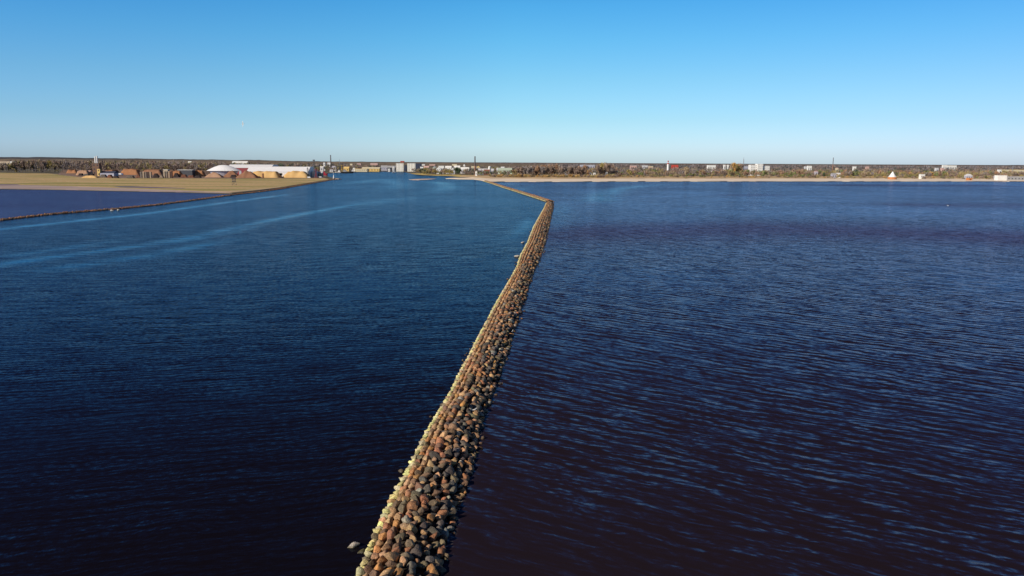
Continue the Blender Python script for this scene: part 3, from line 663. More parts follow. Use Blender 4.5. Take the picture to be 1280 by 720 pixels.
TOWN = [
 (463, 472, 203.9, 205.6, 3000, 'pink', 'lightgrey', 'long pinkish building far off above the yellow harbour sheds', 'flat', (4, 1)),
 (476, 484, 206.8, 211, 2350, 'lavender', 'grey', 'grey blue hall left of the apartment blocks', 'gable', (3, 1)),
 (484, 494, 207.2, 212.8, 2250, 'dark', 'grey', 'dark waterside hall just behind the sailing boat', 'gable', (3, 2)),
 (485, 487.4, 210.4, 212.2, 2120, 'white', 'white', 'tiny white boathouse before the dark waterside hall', 'gable_end', (1, 1)),
 (490.5, 493, 207.6, 209.3, 2200, 'white', 'lightgrey', 'small white gable above the sailing boat', 'gable_end', (1, 1)),
 (525.2, 529, 208.4, 211.2, 1990, 'white', 'white', 'bright white cube house right of the dark block', 'flat', (2, 1)),
 (525.5, 531, 205.2, 206.6, 3000, 'white', 'lightgrey', 'white strip of a far building over the reed spit', 'flat', (3, 1)),
 (529.5, 536, 207.4, 210.6, 2060, 'beige', 'pink', 'beige house with a pinkish roof behind the spit bushes', 'gable', (3, 1)),
 (536.5, 544, 205.2, 206.4, 3000, 'pink', 'pink', 'pinkish long roof far beyond the reed spit', 'flat', (3, 1)),
 (541, 545.4, 207.4, 211.2, 2000, 'palegreen', 'grey', 'pale green narrow house behind the spit bushes', 'gable_end', (2, 2)),
 (545.3, 551, 208.6, 215.0, 1760, 'white', 'white', 'white stepped block with a slanting side near the spit', 'gable_end', (2, 3)),
 (548, 555, 207.2, 210.5, 1850, 'white', 'white', 'white flat block behind the white stepped block', 'flat', (3, 1)),
 (556.5, 564, 207.4, 212.0, 1830, 'white', 'white', 'broad white hall roof in the middle of the town', 'gable', (4, 1)),
 (563.8, 568.3, 209.6, 214.2, 1740, 'lightgrey', 'white', 'pale gable end house beside a dark tree', 'gable_end', (2, 2)),
 (567.5, 575, 207.0, 208.8, 2100, 'white', 'white', 'white sloping roof behind the dark tree', 'gable', (3, 1)),
 (575.5, 586, 209.0, 212.3, 1840, 'lightgrey', 'white', 'grey white double roofed hall left of the tall chimney', 'gable', (4, 1)),
 (579, 581.3, 205.2, 206.8, 2900, 'white', 'white', 'tiny far white tower left of the tall chimney', 'gable_end', (1, 1)),
 (565, 571, 205.0, 206.2, 3000, 'cream', 'beige', 'low cream building far above the town', 'flat', (3, 1)),
 (589, 593.2, 207.6, 209.0, 2300, 'cream', 'cream', 'cream building immediately left of the tall chimney', 'flat', (2, 1)),
 (595.4, 600, 207.2, 212, 1950, 'cream', 'yellow', 'cream house immediately right of the tall chimney', 'gable_end', (2, 2)),
 (594, 596.4, 214.2, 218.2, 1500, 'white', 'white', 'small white kiosk at the foot of the tall chimney', 'flat', (1, 1)),
 (598, 617, 210.8, 213.2, 1700, 'lavender', 'lightgrey', 'long low shed with a pale lavender roof', 'gable', (8, 1)),
 (605, 612, 211.8, 213.4, 1660, 'brick', 'brick', 'dark red low store in front of the long lavender shed', 'gable', (3, 1)),
 (620.6, 622.3, 209.3, 212.2, 1720, 'white', 'white', 'slim white gable right of the rounded white tower', 'gable_end', (1, 1)),
 (622.5, 640, 209.9, 212.0, 1800, 'palegreen', 'white', 'long white roofed greenish building behind the grove', 'flat', (7, 1)),
 (626, 630.5, 208.3, 210, 1880, 'white', 'white', 'white upper block over the long white roofed building', 'flat', (2, 1)),
 (662, 669, 207.6, 209.0, 2300, 'lightgrey', 'white', 'pale roof glimpsed left above the tall grove', 'flat', (3, 1)),
 (706.5, 709.5, 211.9, 213.6, 1700, 'lavender', 'white', 'small pale roof inside the tall grove', 'gable', (1, 1)),
 (697, 700, 206.8, 208, 2600, 'cream', 'palegreen', 'tiny cream building above the middle of the grove', 'flat', (2, 1)),
 (726, 743.5, 206.1, 207.4, 2700, 'lavender', 'lightgrey', 'long lavender grey roof above the right part of the grove', 'flat', (6, 1)),
 (737, 740, 215.2, 217.4, 1490, 'white', 'white', 'little white beach house, left of two under the grove', 'gable_end', (1, 1)),
 (741.5, 744.6, 215.4, 217.2, 1490, 'white', 'grey', 'little white beach house, right of two under the grove', 'gable', (1, 1)),
 (757, 759.5, 215, 218, 1480, 'white', 'white', 'slim white hut at the right end of the tall grove', 'flat', (1, 1)),
 (788, 796, 206.8, 208, 2700, 'pink', 'lightgrey', 'faint pinkish building left of the red and white tower', 'flat', (3, 1)),
 (803, 810, 206.8, 208, 2700, 'lightgrey', 'white', 'pale flat building left of the red and white tower', 'flat', (3, 1)),
 (811, 816.5, 207.6, 209, 2400, 'beige', 'beige', 'beige gabled hall left of the red and white tower', 'gable', (2, 1)),
 (840, 848, 206.2, 208.2, 2300, 'red', 'red', 'bright red roofed building right of the red and white tower', 'gable', (3, 1)),
 (885, 895, 206.3, 207.9, 2500, 'white', 'white', 'long white building on the skyline left of the brown grove', 'flat', (5, 1)),
 (904.8, 907, 205.8, 207.2, 2700, 'white', 'white', 'tiny white skyline house, left of two before the brown grove', 'flat', (1, 1)),
 (909.4, 911.2, 206, 207.2, 2700, 'white', 'white', 'tiny white skyline house, right of two before the brown grove', 'flat', (1, 1)),
 (928, 935, 207.6, 209.6, 2100, 'lavender', 'lightgrey', 'lavender grey flat building under the thin mast', 'flat', (3, 1)),
 (1006.3, 1009, 208.1, 209.6, 2300, 'lightgrey', 'white', 'small pale annex left of the white skyline house', 'flat', (1, 1)),
 (1010, 1015, 207.2, 209.8, 2250, 'white', 'white', 'white skyline house between hotel and brick chimney', 'flat', (2, 1)),
 (1019.5, 1022.5, 213.6, 216, 1600, 'lavender', 'pink', 'small lavender house among the beach trees', 'gable', (1, 1)),
 (1040.5, 1046, 216.2, 218.6, 1480, 'lavender', 'grey', 'lavender grey beach pavilion below the brick chimney', 'gable', (2, 1)),
 (1047.2, 1051, 216.2, 218.2, 1480, 'white', 'white', 'white beach pavilion right of the lavender one', 'gable', (1, 1)),
 (1045.5, 1048.2, 209.6, 210.9, 2100, 'cream', 'pink', 'tiny cream house just right of the brick chimney', 'gable', (1, 1)),
 (1067, 1070.5, 208, 209.2, 2500, 'white', 'white', 'tiny white house on the skyline, left of the beach tent', 'flat', (1, 1)),
 (1083, 1086.5, 208.2, 209.8, 2400, 'pink', 'pink', 'small pinkish house left of the beach tent', 'gable', (1, 1)),
 (1151.5, 1156.5, 217.6, 220, 1450, 'white', 'grey', 'white open kiosk between the beach tent and the small orange kiosk', 'flat', (3, 1)),
 (1170.3, 1173.5, 209.7, 210.8, 2100, 'lightgrey', 'lightgrey', 'tiny pale roof under the skyline hall, left one', 'flat', (1, 1)),
 (1177.5, 1180.5, 209.8, 210.9, 2100, 'pink', 'lightgrey', 'tiny pale roof under the skyline hall, right one', 'flat', (1, 1)),
 (1179, 1184, 206.2, 208.2, 3000, 'white', 'white', 'white skyline hall, its taller left wing', 'flat', (2, 1)),
 (1184.5, 1196, 206.6, 208, 3020, 'white', 'white', 'white skyline hall, its long right wing', 'flat', (5, 1)),
 (1208.5, 1216, 217.4, 219.8, 1440, 'lavender', 'lightgrey', 'house with a pale blue roof at the edge of the beach', 'hip', (3, 1)),
 (1211, 1215.5, 222.4, 224.4, 1330, 'orange', 'orange', 'small orange kiosk on the beach sand', 'flat', (1, 1)),
 (1249, 1252.6, 211.9, 213.3, 1950, 'white', 'white', 'white roof above the beach club, first from the left', 'flat', (1, 1)),
 (1256.5, 1262, 212, 213.4, 1950, 'cream', 'cream', 'cream roof above the beach club, second from the left', 'flat', (2, 1)),
 (1264, 1300, 212.2, 213.6, 1950, 'cream', 'yellow', 'long yellowish building above the beach club', 'flat', (9, 1)),
 (1247.6, 1259, 219.1, 224.3, 1345, 'white', 'white', 'bright white cube of the beach club by the sand', 'flat', (0, 0)),
 (1259.3, 1310, 221.2, 223.9, 1372, 'grey', 'lightgrey', 'low grey terrace building beside the white cube', 'flat', (12, 1)),
 (-14, 12, 201.4, 203.2, 2400, 'beige', 'pink', 'long beige building in the woods at the left edge', 'flat', (8, 1)),
 (12.6, 16, 201.6, 203.8, 2380, 'white', 'white', 'white end block of the building in the left woods', 'flat', (1, 1)),
 (404, 406.2, 203.2, 206.4, 2300, 'white', 'white', 'slim white tower house behind the red harbour boat', 'flat', (1, 2)),
 (409.3, 413.4, 203.2, 204.8, 2600, 'white', 'lightgrey', 'white hall at the foot of the dark chimney', 'gable', (2, 1)),
 (414, 420, 207.5, 210.5, 2250, 'lightgrey', 'lavender', 'grey harbour house with a rounded pale roof', 'hip', (2, 1)),
 (400, 404, 208, 209.8, 2100, 'lightgrey', 'white', 'pale hut behind the harbour cranes', 'gable', (1, 1)),
 (412, 416, 211.5, 213.4, 1960, 'lightgrey', 'grey', 'grey waterside shed behind the white beacon', 'gable', (1, 1)),
 (429.3, 436, 208.4, 212.2, 2150, 'yellow', 'yellow', 'yellow steep roofed shed beside the harbour crane', 'gable', (2, 1)),
 (441, 443.4, 209.8, 211.2, 2100, 'white', 'white', 'small white house between the two yellow sheds', 'gable', (1, 1)),
 (437.5, 440.2, 204.8, 206.8, 2700, 'cream', 'cream', 'tiny cream house on the slope above the harbour', 'gable', (1, 1)),
 (443.5, 459, 210.8, 212.9, 2080, 'cream', 'yellow', 'long low yellow shed on the far quay, its left half', 'flat', (6, 1)),
 (452, 474, 209.0, 212.8, 2130, 'yellow', 'cream', 'broad yellow warehouse on the far quay', 'gable', (6, 1)),
 (446, 451, 204.2, 205.4, 3000, 'pink', 'lightgrey', 'faint pinkish house on the far slope left of the yellow warehouse', 'flat', (2, 1)),
]
for (a, b_, yt, yb, D, wc, rc, lab, shp, wn_) in TOWN:
    building(a, b_, yt, yb, D, wc, rc, lab, 'building', shp, None, wn_)
# hotel: three joined blocks
t = None
def px_w(a, b_, D): return at(b_, 205, D).x - at(a, 205, D).x
hx = at(951, 210, 1750); t = thing('hotel', 'large white hotel of joined blocks rising over the beach trees', 'hotel', (hx.x, 1750, .4))
for (a, b_, yt, dy) in ((939, 947, 206.2, 3), (947.05, 954, 205.0, 0), (954.05, 963, 207.6, 4)):
    x0 = at(a, yt, 1750).x - hx.x; x1 = at(b_, yt, 1750).x - hx.x; h_ = at(a, yt, 1750).z - .4
    w_ = MB().box(x0, dy, 0, x1, dy + 18, h_).build('wall', cmat(COLS['white'], 'wall_white'), t)
    MB().box(x0 + .6, dy + .6, h_ + .003, x1 - .6, dy + 17.4, h_ + .5).build('roof', cmat(COLS['lightgrey'], 'roof_lightgrey'), t)
    me = None; nx_ = 4; nz_ = 6; cw = (x1 - x0) / nx_; ch = h_ / nz_
    for i in range(nx_):
        for j in range(nz_):
            if me is None: o = MB().box(-cw * .2, -.1, -ch * .22, cw * .2, .1, ch * .22).build('window', mat('hotel_window', (.25, .24, .24), .3, .2), t); me = o.data
            else: o = link_mesh('window', me, None, t)
            o.location = (x0 + cw * (i + .5), dy, ch * (j + .55))
BLD.append((939, 963, 205, 215, 1750))
# rounded white tower
p = at(612, 211.8, 1690); t = thing('round_tower', 'rounded white tower over the lavender shed roof', 'tower', (p.x, 1690, .4))
zt = at(612, 207.6, 1690).z; MB().lathe(0, 0, [(3, 0), (3, zt - 3)], 14).build('wall', cmat(COLS['white'], 'wall_white'), t)
MB().lathe(0, 0, [(3.2, zt - 2.997), (2.7, zt - 1.5), (1.4, zt - .7), (.2, zt - .4)], 14).build('dome', cmat(COLS['white'], 'wall_white'), t)
BLD.append((610, 614, 207.5, 211.8, 1690))
# chimneys and masts
def chimney(px, yt, yb, D, r0, r1, m1, m2, label, frac=.45, name='chimney'):
    zt = at(px, yt, D).z; zb = .4; p = at(px, yt, D); t = thing(name, label, name, (p.x, D, zb)); h = zt - zb; s = h * (1 - frac); rs = r0 + (r1 - r0) * (1 - frac)
    MB().lathe(0, 0, [(r0 * 1.5, 0), (r0 * 1.5, 2), (r0, 2.2), (rs, s)], 14).build('shaft', m1, t)
    MB().lathe(0, 0, [(rs, s + .003), (r1, h - .8), (r1 * 1.15, h - .7), (r1 * 1.15, h), (r1 * .7, h + .01)], 14).build('top', m2, t)
    BLD.append((px - 1, px + 1, yt, yb, D)); return t
brick = mat('chimney_brick', (0.30, 0.15, 0.10), .9, .2, 1.5); sooty = mat('sooty_brick', (0.10, 0.085, 0.09), .9, .2, 1.5); wht = mat('white_paint', (0.78, 0.78, 0.78), .6, .05); redp = mat('red_paint', (0.45, 0.04, 0.03), .6, .1)
chimney(593.7, 195.4, 214, 1620, 1.7, 1.15, brick, sooty, 'tall tapering brick chimney with a dark top by the river mouth', .5)
chimney(413.2, 193.8, 204, 2400, 2.0, 1.3, sooty, sooty, 'slim dark chimney on the skyline behind the harbour', .4)
chimney(1041.8, 197.0, 209, 2100, 1.1, .8, brick, sooty, 'slender brick chimney on the skyline above the beach pavilions', .4)
for x, s in ((118.6, 'left'), (121.0, 'right')):
    chimney(x, 195.6 if s == 'left' else 195.0, 203.8, 1445, 1.2, 1.2, wht, wht, f'white steel stack over the sawmill, the {s} one of the pair', .3)
def mast(px, yt, D, r, m1, label):
    p = at(px, yt, D); t = thing('radio_mast', label, 'mast', (p.x, D, .4)); h = p.z - .4
    for k in range(3):
        a = k * 2.094; MB().bar((r * 3 * math.cos(a), r * 3 * math.sin(a), 0), (r * .4 * math.cos(a), r * .4 * math.sin(a), h * .9), r * .4).build('leg', m1, t)
    mb = MB()
    for k in range(10):
        z = h * .09 * k; q = 3 - 2.6 * k / 10
        for j in range(3):
            a = j * 2.094; a2 = a + 2.094; mb.bar((r * q * math.cos(a), r * q * math.sin(a), z), (r * q * .9 * math.cos(a2), r * q * .9 * math.sin(a2), z + h * .09), r * .2, 4)
    mb.build('lattice', m1, t); MB().bar((0, 0, h * .88), (0, 0, h), r * .3).build('antenna', m1, t)
greym = mat('mast_steel', (.33, .34, .37), .5, .1)
mast(929.8, 196.5, 2100, .9, greym, 'thin grey lattice mast beside the brown grove'); mast(424.2, 198.0, 2600, .5, greym, 'very thin mast on the skyline right of the dark chimney')
mast(1266.5, 206.2, 1900, .6, greym, 'short mast by the long yellowish building at the right edge')
# red and white tower
p = at(835.3, 200.4, 2000); t = thing('lighthouse', 'white tower with a red lantern standing over the woods', 'lighthouse', (p.x, 2000, .4)); zt = p.z - .4
MB().lathe(0, 0, [(3.2, 0), (2.6, zt * .72)], 14).build('tower', wht, t); MB().lathe(0, 0, [(2.8, zt * .72 + .003), (2.4, zt * .78), (1.1, zt * .8)], 14).build('gallery', redp, t)
MB().lathe(0, 0, [(1.0, zt * .8), (.9, zt * .86)], 10).build('shaft', wht, t)
MB().lathe(0, 0, [(1.5, zt * .862), (1.5, zt * .93), (.3, zt)], 10).build('lantern', redp, t)
BLD.append((833, 838, 200, 209, 2000))
# beach tent
p = at(1116, 214.4, 1385); t = thing('beach_tent', 'white cone shaped tent roof on a reddish base by the beach', 'tent', (p.x, 1385, .9)); zt = p.z - .9
MB().lathe(0, 0, [(7.5, 0), (7.5, zt * .3)], 12).build('base', cmat(COLS['orange'], 'wall_orange'), t)
MB().lathe(0, 0, [(7.0, zt * .303), (4.2, zt * .55), (2.0, zt * .82), (.4, zt)], 12).build('canopy', wht, t)
BLD.append((1110, 1122, 214, 222.5, 1385))

# --- sawmill and timber harbour (left)
def piecebld(*a, **k): return building(*a, **k)
shed_m = mat('shed_steel', (0.80, 0.80, 0.82), .5, .04)
p0 = at(253.5, 214, 1290); p1 = at(296.5, 214, 1290); r_ = (p1.x - p0.x) / 2
t = thing('storage_dome', 'low white dome roof of the chip store among orange heaps', 'dome', ((p0.x + p1.x) / 2, 1290 + r_ * .6, .7)); t.scale = (1, .6, 1)
z0 = at(275, 213.6, 1290).z - .7; z1_ = at(275, 206.3, 1290).z - .7
MB().lathe(0, 0, [(r_ * .62, 0), (r_ * .86, z0)], 28).build('wall', mat('dome_wall', (.45, .44, .52), .7, .06), t)
MB().lathe(0, 0, [(r_, z0 + .003), (r_ * .96, z0 + .8), (r_ * .55, z0 + (z1_ - z0) * .66), (r_ * .28, z0 + (z1_ - z0) * .93), (r_ * .1, z1_), (.1, z1_)], 28).build('roof', shed_m, t)
def hall(px0, px1, yt, ye, yb, D, depth, label, wallc, arched=False):
    a = at(px0, yt, D); b_ = at(px1, yt, D); w = b_.x - a.x; t = thing('warehouse', label, 'warehouse', ((a.x + b_.x) / 2, D, .7)); h = a.z - .7; he = at(px0, ye, D).z - .7
    MB().box(-w / 2, 0, 0, w / 2, depth, he).build('wall', wallc, t)
    MB().add([(-w / 2 - .5, -.5, he), (w / 2 + .5, -.5, he), (w / 2 + .5, depth, he), (-w / 2 - .5, depth, he), (-w / 2 - .5, depth * .3, h), (w / 2 + .5, depth * .3, h), (w / 2 + .5, depth * .7, h), (-w / 2 - .5, depth * .7, h)],
             [(0, 1, 5, 4), (4, 5, 6, 7), (7, 6, 2, 3), (0, 4, 7, 3), (1, 2, 6, 5), (0, 3, 2, 1)]).build('roof', shed_m, t)
    nx_ = 5
    for i in range(nx_):
        o = MB().box(-w / 40, -.15, 0, w / 40, .1, he * .6).build('door', mat('hall_door', (.4, .4, .43), .6, .1), t); o.location = (-w / 2 + w * (i + .5) / nx_, 0, 0)
    return t
hall(283.5, 338, 205.6, 209.8, 216, 1500, 60, 'white roofed warehouse with a dark red front wall behind the dome', mat('red_wall', (.27, .045, .055), .7, .08))
hall(308, 384.5, 208.2, 214.6, 222, 1300, 55, 'long white warehouse behind the yellow wood chip heaps', mat('grey_white_wall', (.80, .79, .79), .6, .05))
building(289, 308, 201.4, 203.4, 2900, 'lightgrey', 'white', 'long pale hall in the woods above the red fronted warehouse', 'building', 'gable', None, (6, 1))
building(222, 240, 212.2, 216.5, 1320, 'dark', 'white', 'low dark open shed with a thin pale roof in the timber yard', 'shed', 'flat', 14, (0, 0), name='open_shed', rh=.6)
building(204, 209.5, 211.7, 213.8, 1360, 'beige', 'white', 'little shed with a white roof in the timber yard', 'shed', 'flat', 9, (2, 1), name='shed')
building(235, 239, 201.6, 203, 2800, 'cream', 'white', 'tiny cream house in the woods above the open shed', 'building', 'gable', None, (1, 1))
# sawmill house below the stacks
piecebld(115, 123.5, 204.0, 214, 1425, 'brown', 'brown', 'brown boiler house under the two white stacks', 'boiler house', 'flat', 9, (2, 3), name='boiler_house')
piecebld(121, 124.5, 209.5, 218, 1330, 'yellow', 'brown', 'narrow yellow brown hopper tower at the sawmill', 'tower', 'gable_end', 5, (1, 2), name='hopper_tower')
building(124, 142, 214.0, 217.5, 1330, 'lavender', 'navy', 'long blue grey roofed shed in the sawmill yard', 'shed', 'gable', 16, (0, 0), name='shed')
building(96, 111, 213.2, 216.2, 1450, 'beige', 'pink', 'long faded shed left of the boiler house', 'shed', 'gable', 16, (5, 1), name='shed')
# heaps and log piles
def heap(px0, px1, yt, yb, c, label, name='wood_chip_heap', cat='heap', flat=.62, seed=0, c2=None):
    a = G(px0, yb, .7); b_ = G(px1, yb, .7); D = (a.y + b_.y) / 2; w = b_.x - a.x; h = at((px0 + px1) / 2, yt, D + w * .1).z - .7; dp = min(w * .5, 30)
    V = []; F_ = []; nx_, ny_ = 28, 9
    for j in range(ny_):
        for i in range(nx_):
            u = -1 + 2 * i / (nx_ - 1); v = -1 + 2 * j / (ny_ - 1)
            q = max(abs(u) ** 1.0, abs(v)); e = min(1, max(0, (1 - q) / (1 - flat)))
            e = e ** .85 * (1 + .22 * noise.noise(Vector((u * 3 + seed, v * 2, seed))))
            V.append((u * w / 2, v * dp / 2, h * e if q < .999 else -.1))
    for j in range(ny_ - 1):
        for i in range(nx_ - 1): F_.append((j * nx_ + i, j * nx_ + i + 1, (j + 1) * nx_ + i + 1, (j + 1) * nx_ + i))
    me = np_mesh(name, V, F_, True); o = link_mesh(name, me, c, None, ((a.x + b_.x) / 2, D + dp / 2, .73)); tag(o, label, cat); return o
bark = mat('bark_heap', (.22, .105, .06), .95, c2=(.32, .16, .09), scale=.12); chips = mat('wood_chips', (.58, .35, .13), .95, c2=(.70, .46, .2), scale=.1); orangeh = mat('orange_bark', (.31, .135, .06), .95, c2=(.40, .19, .09), scale=.12)
paleb = mat('pale_brown_heap', (.36, .21, .13), .95, c2=(.45, .28, .18), scale=.1)
heap(81, 97, 212.2, 216.6, orangeh, 'small rust orange bark heap at the left end of the timber yard', seed=1)
heap(93, 112, 213.4, 219.0, paleb, 'greyish brown wood heap left of the sawmill', seed=2)
heap(128, 148, 212.4, 216.5, bark, 'long reddish bark heap behind the white truck', seed=3)
heap(147, 175, 211.5, 218.5, orangeh, 'broad orange bark heap right of the white truck', seed=4)
heap(173, 204, 212.2, 218.5, bark, 'wide brown bark heap behind the grey timber stacks', seed=5)
heap(206, 228, 214, 221.5, orangeh, 'orange brown bark heap left of the open shed', seed=6)
heap(238, 256, 213.4, 220.6, orangeh, 'orange bark heap touching the left side of the dome', seed=7)
heap(254, 278, 215.6, 221.8, paleb, 'light brown heap in front of the dome, left one', seed=8, flat=.2)
heap(277, 299, 213.6, 221.6, bark, 'pointed red brown heap in front of the dome, right one', seed=9, flat=.15)
heap(293, 322, 213.8, 222.4, bark, 'red brown heap leaning on the first yellow chip heap', seed=10, flat=.2)
heap(309, 350, 214.4, 222.2, chips, 'long yellow wood chip heap in front of the white warehouse', seed=11, flat=.7)
heap(350.5, 387, 214.4, 222.2, chips, 'yellow wood chip heap at the right end of the white warehouse', seed=12, flat=.55)
heap(100, 122, 219.6, 222.2, chips, 'low pale yellow sawdust heap at the edge of the meadow', seed=13, flat=.5)
log_ms = [mat('log_grey', (.20, .17, .15), .9, .25, .6), mat('log_red', (.27, .12, .075), .9, .25, .6), mat('log_dark', (.07, .05, .05), .9, .25, .6), mat('log_pale', (.42, .33, .24), .9, .2, .6)]
def log_pile(px0, px1, yt, yb, k, label):
    a = G(px0, yb, .73); b_ = G(px1, yb, .73); D = (a.y + b_.y) / 2; w = b_.x - a.x; h = max(1.5, at(px0, yt, D).z - .73)
    r0 = .55; mb = MB(); rows = max(2, int(h / (r0 * 1.75)))
    for j in range(rows):
        nn = int(w / (2 * r0)) - j
        for i in range(nn):
            x = -w / 2 + r0 * (1 + j) + i * 2 * r0; z = r0 + j * r0 * 1.75; r = r0 * random.uniform(.8, 1.02); L = 6 + random.uniform(-.4, .4)
            mb.bar((x, -L / 2, z), (x, L / 2, z), r, 6)
    o = mb.build('log_pile', log_ms[k]); o.location = ((a.x + b_.x) / 2, D + 3, .73); tag(o, label, 'log pile', 'log piles in the timber yard')
for a in ((97, 104, 216.6, 219.6, 2, 'dark log pile left of the sawmill, lowest down'), (103, 112, 216.8, 220.3, 0, 'grey log pile left of the sawmill'), (111, 118, 217.2, 221.0, 2, 'dark log pile in front of the boiler house'),
          (124, 133, 217.8, 222.0, 0, 'grey log pile in front of the blue grey shed, left one'), (133, 141, 218.2, 222.4, 1, 'reddish log pile in front of the blue grey shed, right one'),
          (141, 148, 219.6, 222.6, 2, 'dark log pile below the white truck'), (157, 168, 219.0, 222.8, 0, 'long grey log pile right of the white truck'),
          (169, 176, 216.5, 222.2, 1, 'reddish log pile left of the upright grey stacks'), (190, 199, 216.2, 222.2, 2, 'dark log pile between the two groups of grey stacks'),
          (199, 204.5, 217.0, 222.4, 3, 'pale log pile left of the second group of grey stacks'), (215.5, 224, 215.8, 221.6, 2, 'dark log pile right of the second group of grey stacks'),
          (225, 234, 217.5, 222.0, 1, 'reddish log pile before the open shed, left one'), (234, 243, 218.4, 222.2, 1, 'reddish log pile before the open shed, right one'),
          (243, 251, 219.0, 222.4, 2, 'dark log pile before the orange heap beside the dome'), (262, 272, 217.4, 221.2, 2, 'dark log pile at the foot of the dome'),
          (287, 296, 218.4, 222.2, 2, 'dark log pile right of the dome, before the red brown heap')): log_pile(*a)
def stack(px, yt, yb, wd, c, label):
    p = G(px, yb, .73); h = at(px, yt, p.y).z - .73; t = thing('timber_stack', label, 'timber stack', (p.x, p.y, .73), 0, 'upright grey timber stacks')
    L = 4; n_ = 6
    for k in range(n_): pass
    mb = MB()
    for k in range(n_): mb.box(-wd / 2, -L / 2, h * k / n_ + .12, wd / 2, L / 2, h * (k + .86) / n_)
    mb.build('boards', c, t)
    mb = MB()
    for k in range(n_):
        for x in (-wd * .35, wd * .35): mb.box(x - .1, -L / 2 - .05, h * k / n_ - .02 if k else 0, x + .1, L / 2 + .05, h * k / n_ + .118)
    mb.build('spacers', log_ms[2], t)
for i, (x, k) in enumerate(((177, 0), (180, 3), (183, 0), (186, 2), (188.6, 3))): stack(x, 214.6, 222.6, 2.6, log_ms[k], f"{['grey', '', 'dark', 'pale'][k]} upright timber stack in the group left of centre yard, {['first', 'second', 'third', 'fourth', 'fifth'][i]} from the left")
for i, (x, k) in enumerate(((206, 3), (209, 0), (212, 3), (214.6, 2))): stack(x, 214.0, 222.2, 2.6, log_ms[k], f"{['grey', '', 'dark', 'pale'][k]} upright timber stack before the little white roofed shed, {['first', 'second', 'third', 'fourth'][i]} from the left")
stack(328.8, 216.6, 222.4, 2.2, log_ms[1], 'narrow brown timber stack standing before the long yellow chip heap')
def truck(px, yb, label, body_c, L=14.0, name='truck', D=None):
    p = G(px, yb, .73); t = thing(name, label, 'truck', (p.x, p.y, .73), .1)
    MB().box(-L / 2, -1.2, 1.0, L / 2 - 3.2, 1.2, 3.9).build('cargo_box', body_c, t)
    MB().add([(L / 2 - 3, -1.15, .8), (L / 2, -1.15, .8), (L / 2, 1.15, .8), (L / 2 - 3, 1.15, .8), (L / 2 - 3, -1.15, 3.4), (L / 2 - .6, -1.15, 3.4), (L / 2 - .6, 1.15, 3.4), (L / 2 - 3, 1.15, 3.4)],
             [(0, 3, 2, 1), (4, 5, 6, 7), (0, 1, 5, 4), (1, 2, 6, 5), (2, 3, 7, 6), (3, 0, 4, 7)]).build('cab', cmat(COLS['blue'], 'cab_blue'), t)
    MB().add([(L / 2 + .02, -1, 1.9), (L / 2 + .02, 1, 1.9), (L / 2 - .5, 1, 3.2), (L / 2 - .5, -1, 3.2)], [(0, 1, 2, 3)]).build('windscreen', WIN, t)
    for x in (-L / 2 + 1.2, -L / 2 + 3, L / 2 - 1.5):
        for sy in (-1.25, 1.0): MB().bar((x, sy, .5), (x, sy + .25, .5), .5, 12).build('wheel', mat('tyre', (.02, .02, .02), .8, .1), t)
    return t
truck(151, 219.0, 'white box truck with a blue cab standing in the timber yard', wht, 9)
# log loader (white arm) and dark conveyor hood on the chip heap
p = G(349.5, 222.0, .73); t = thing('conveyor_hopper', 'dark conveyor hopper between the two yellow wood chip heaps', 'hopper', (p.x, p.y + 4, .73)); dk = mat('dark_steel', (.03, .03, .035), .6, .2)
MB().add([(-3, -2, 4.5), (3, -2, 4.5), (3, 2, 4.5), (-3, 2, 4.5), (-1, -1, 1.8), (1, -1, 1.8), (1, 1, 1.8), (-1, 1, 1.8)], [(0, 1, 2, 3), (7, 6, 5, 4), (0, 4, 5, 1), (1, 5, 6, 2), (2, 6, 7, 3), (3, 7, 4, 0)]).box(-3, -2, 4.5, 3, 2, 7.2).build('bin', dk, t)
for sx in (-.9, .9):
    for sy in (-.9, .9): MB().bar((sx, sy, 0), (sx, sy, 2), .15).build('leg', dk, t)
# cranes on the quay
def crane(px, yb, yt, D, label, c, jib, cabw=2.2, base=4.0):
    p = at(px, yb, D); z0 = .73; h = at(px, yt, D).z - z0; t = thing('harbour_crane', label, 'crane', (p.x, D, z0))
    for sx in (-1, 1):
        for sy in (-1, 1): MB().bar((sx * base / 2, sy * base / 2, 0), (sx * base / 4, sy * base / 4, h * .35), .3).build('leg', c, t)
    MB().box(-base * .4, -base * .4, h * .35, base * .4, base * .4, h * .35 + .8).build('portal', c, t)
    mb = MB(); s = .8; z = h * .35 + .8; k = 0
    for sx in (-s, s):
        for sy in (-s, s): mb.bar((sx, sy, z), (sx, sy, h * .93), .16, 4)
    while z < h * .9:
        mb.bar((-s, -s, z), (s, -s, z + 1.8), .1, 4).bar((s, s, z), (-s, s, z + 1.8), .1, 4).bar((-s, s, z), (-s, -s, z + 1.8), .1, 4).bar((s, -s, z), (s, s, z + 1.8), .1, 4); z += 1.8
    mb.build('tower', c, t)
    MB().box(-cabw / 2, -cabw / 2, h * .93, cabw / 2, cabw / 2, h).build('cab', c, t)
    jx, jz = jib; mb = MB(); mb.bar((0, -.4, h * .9), (jx, 0, jz), .22, 4, .12).bar((0, .4, h * .9), (jx, 0, jz), .22, 4, .12).bar((0, 0, h), (jx * .5, 0, (h + jz) / 2 + .8), .1, 4).bar((jx * .5, 0, (h + jz) / 2 + .8), (jx, 0, jz), .1, 4)
    mb.build('jib', c, t); MB().bar((jx, 0, jz), (jx, 0, max(jz - h * .5, 2)), .06, 4).build('cable', dk, t)
    return t
darkred = mat('dark_red_paint', (.20, .015, .04), .5, .2); yel = mat('yellow_paint', (.6, .38, .05), .5, .15)
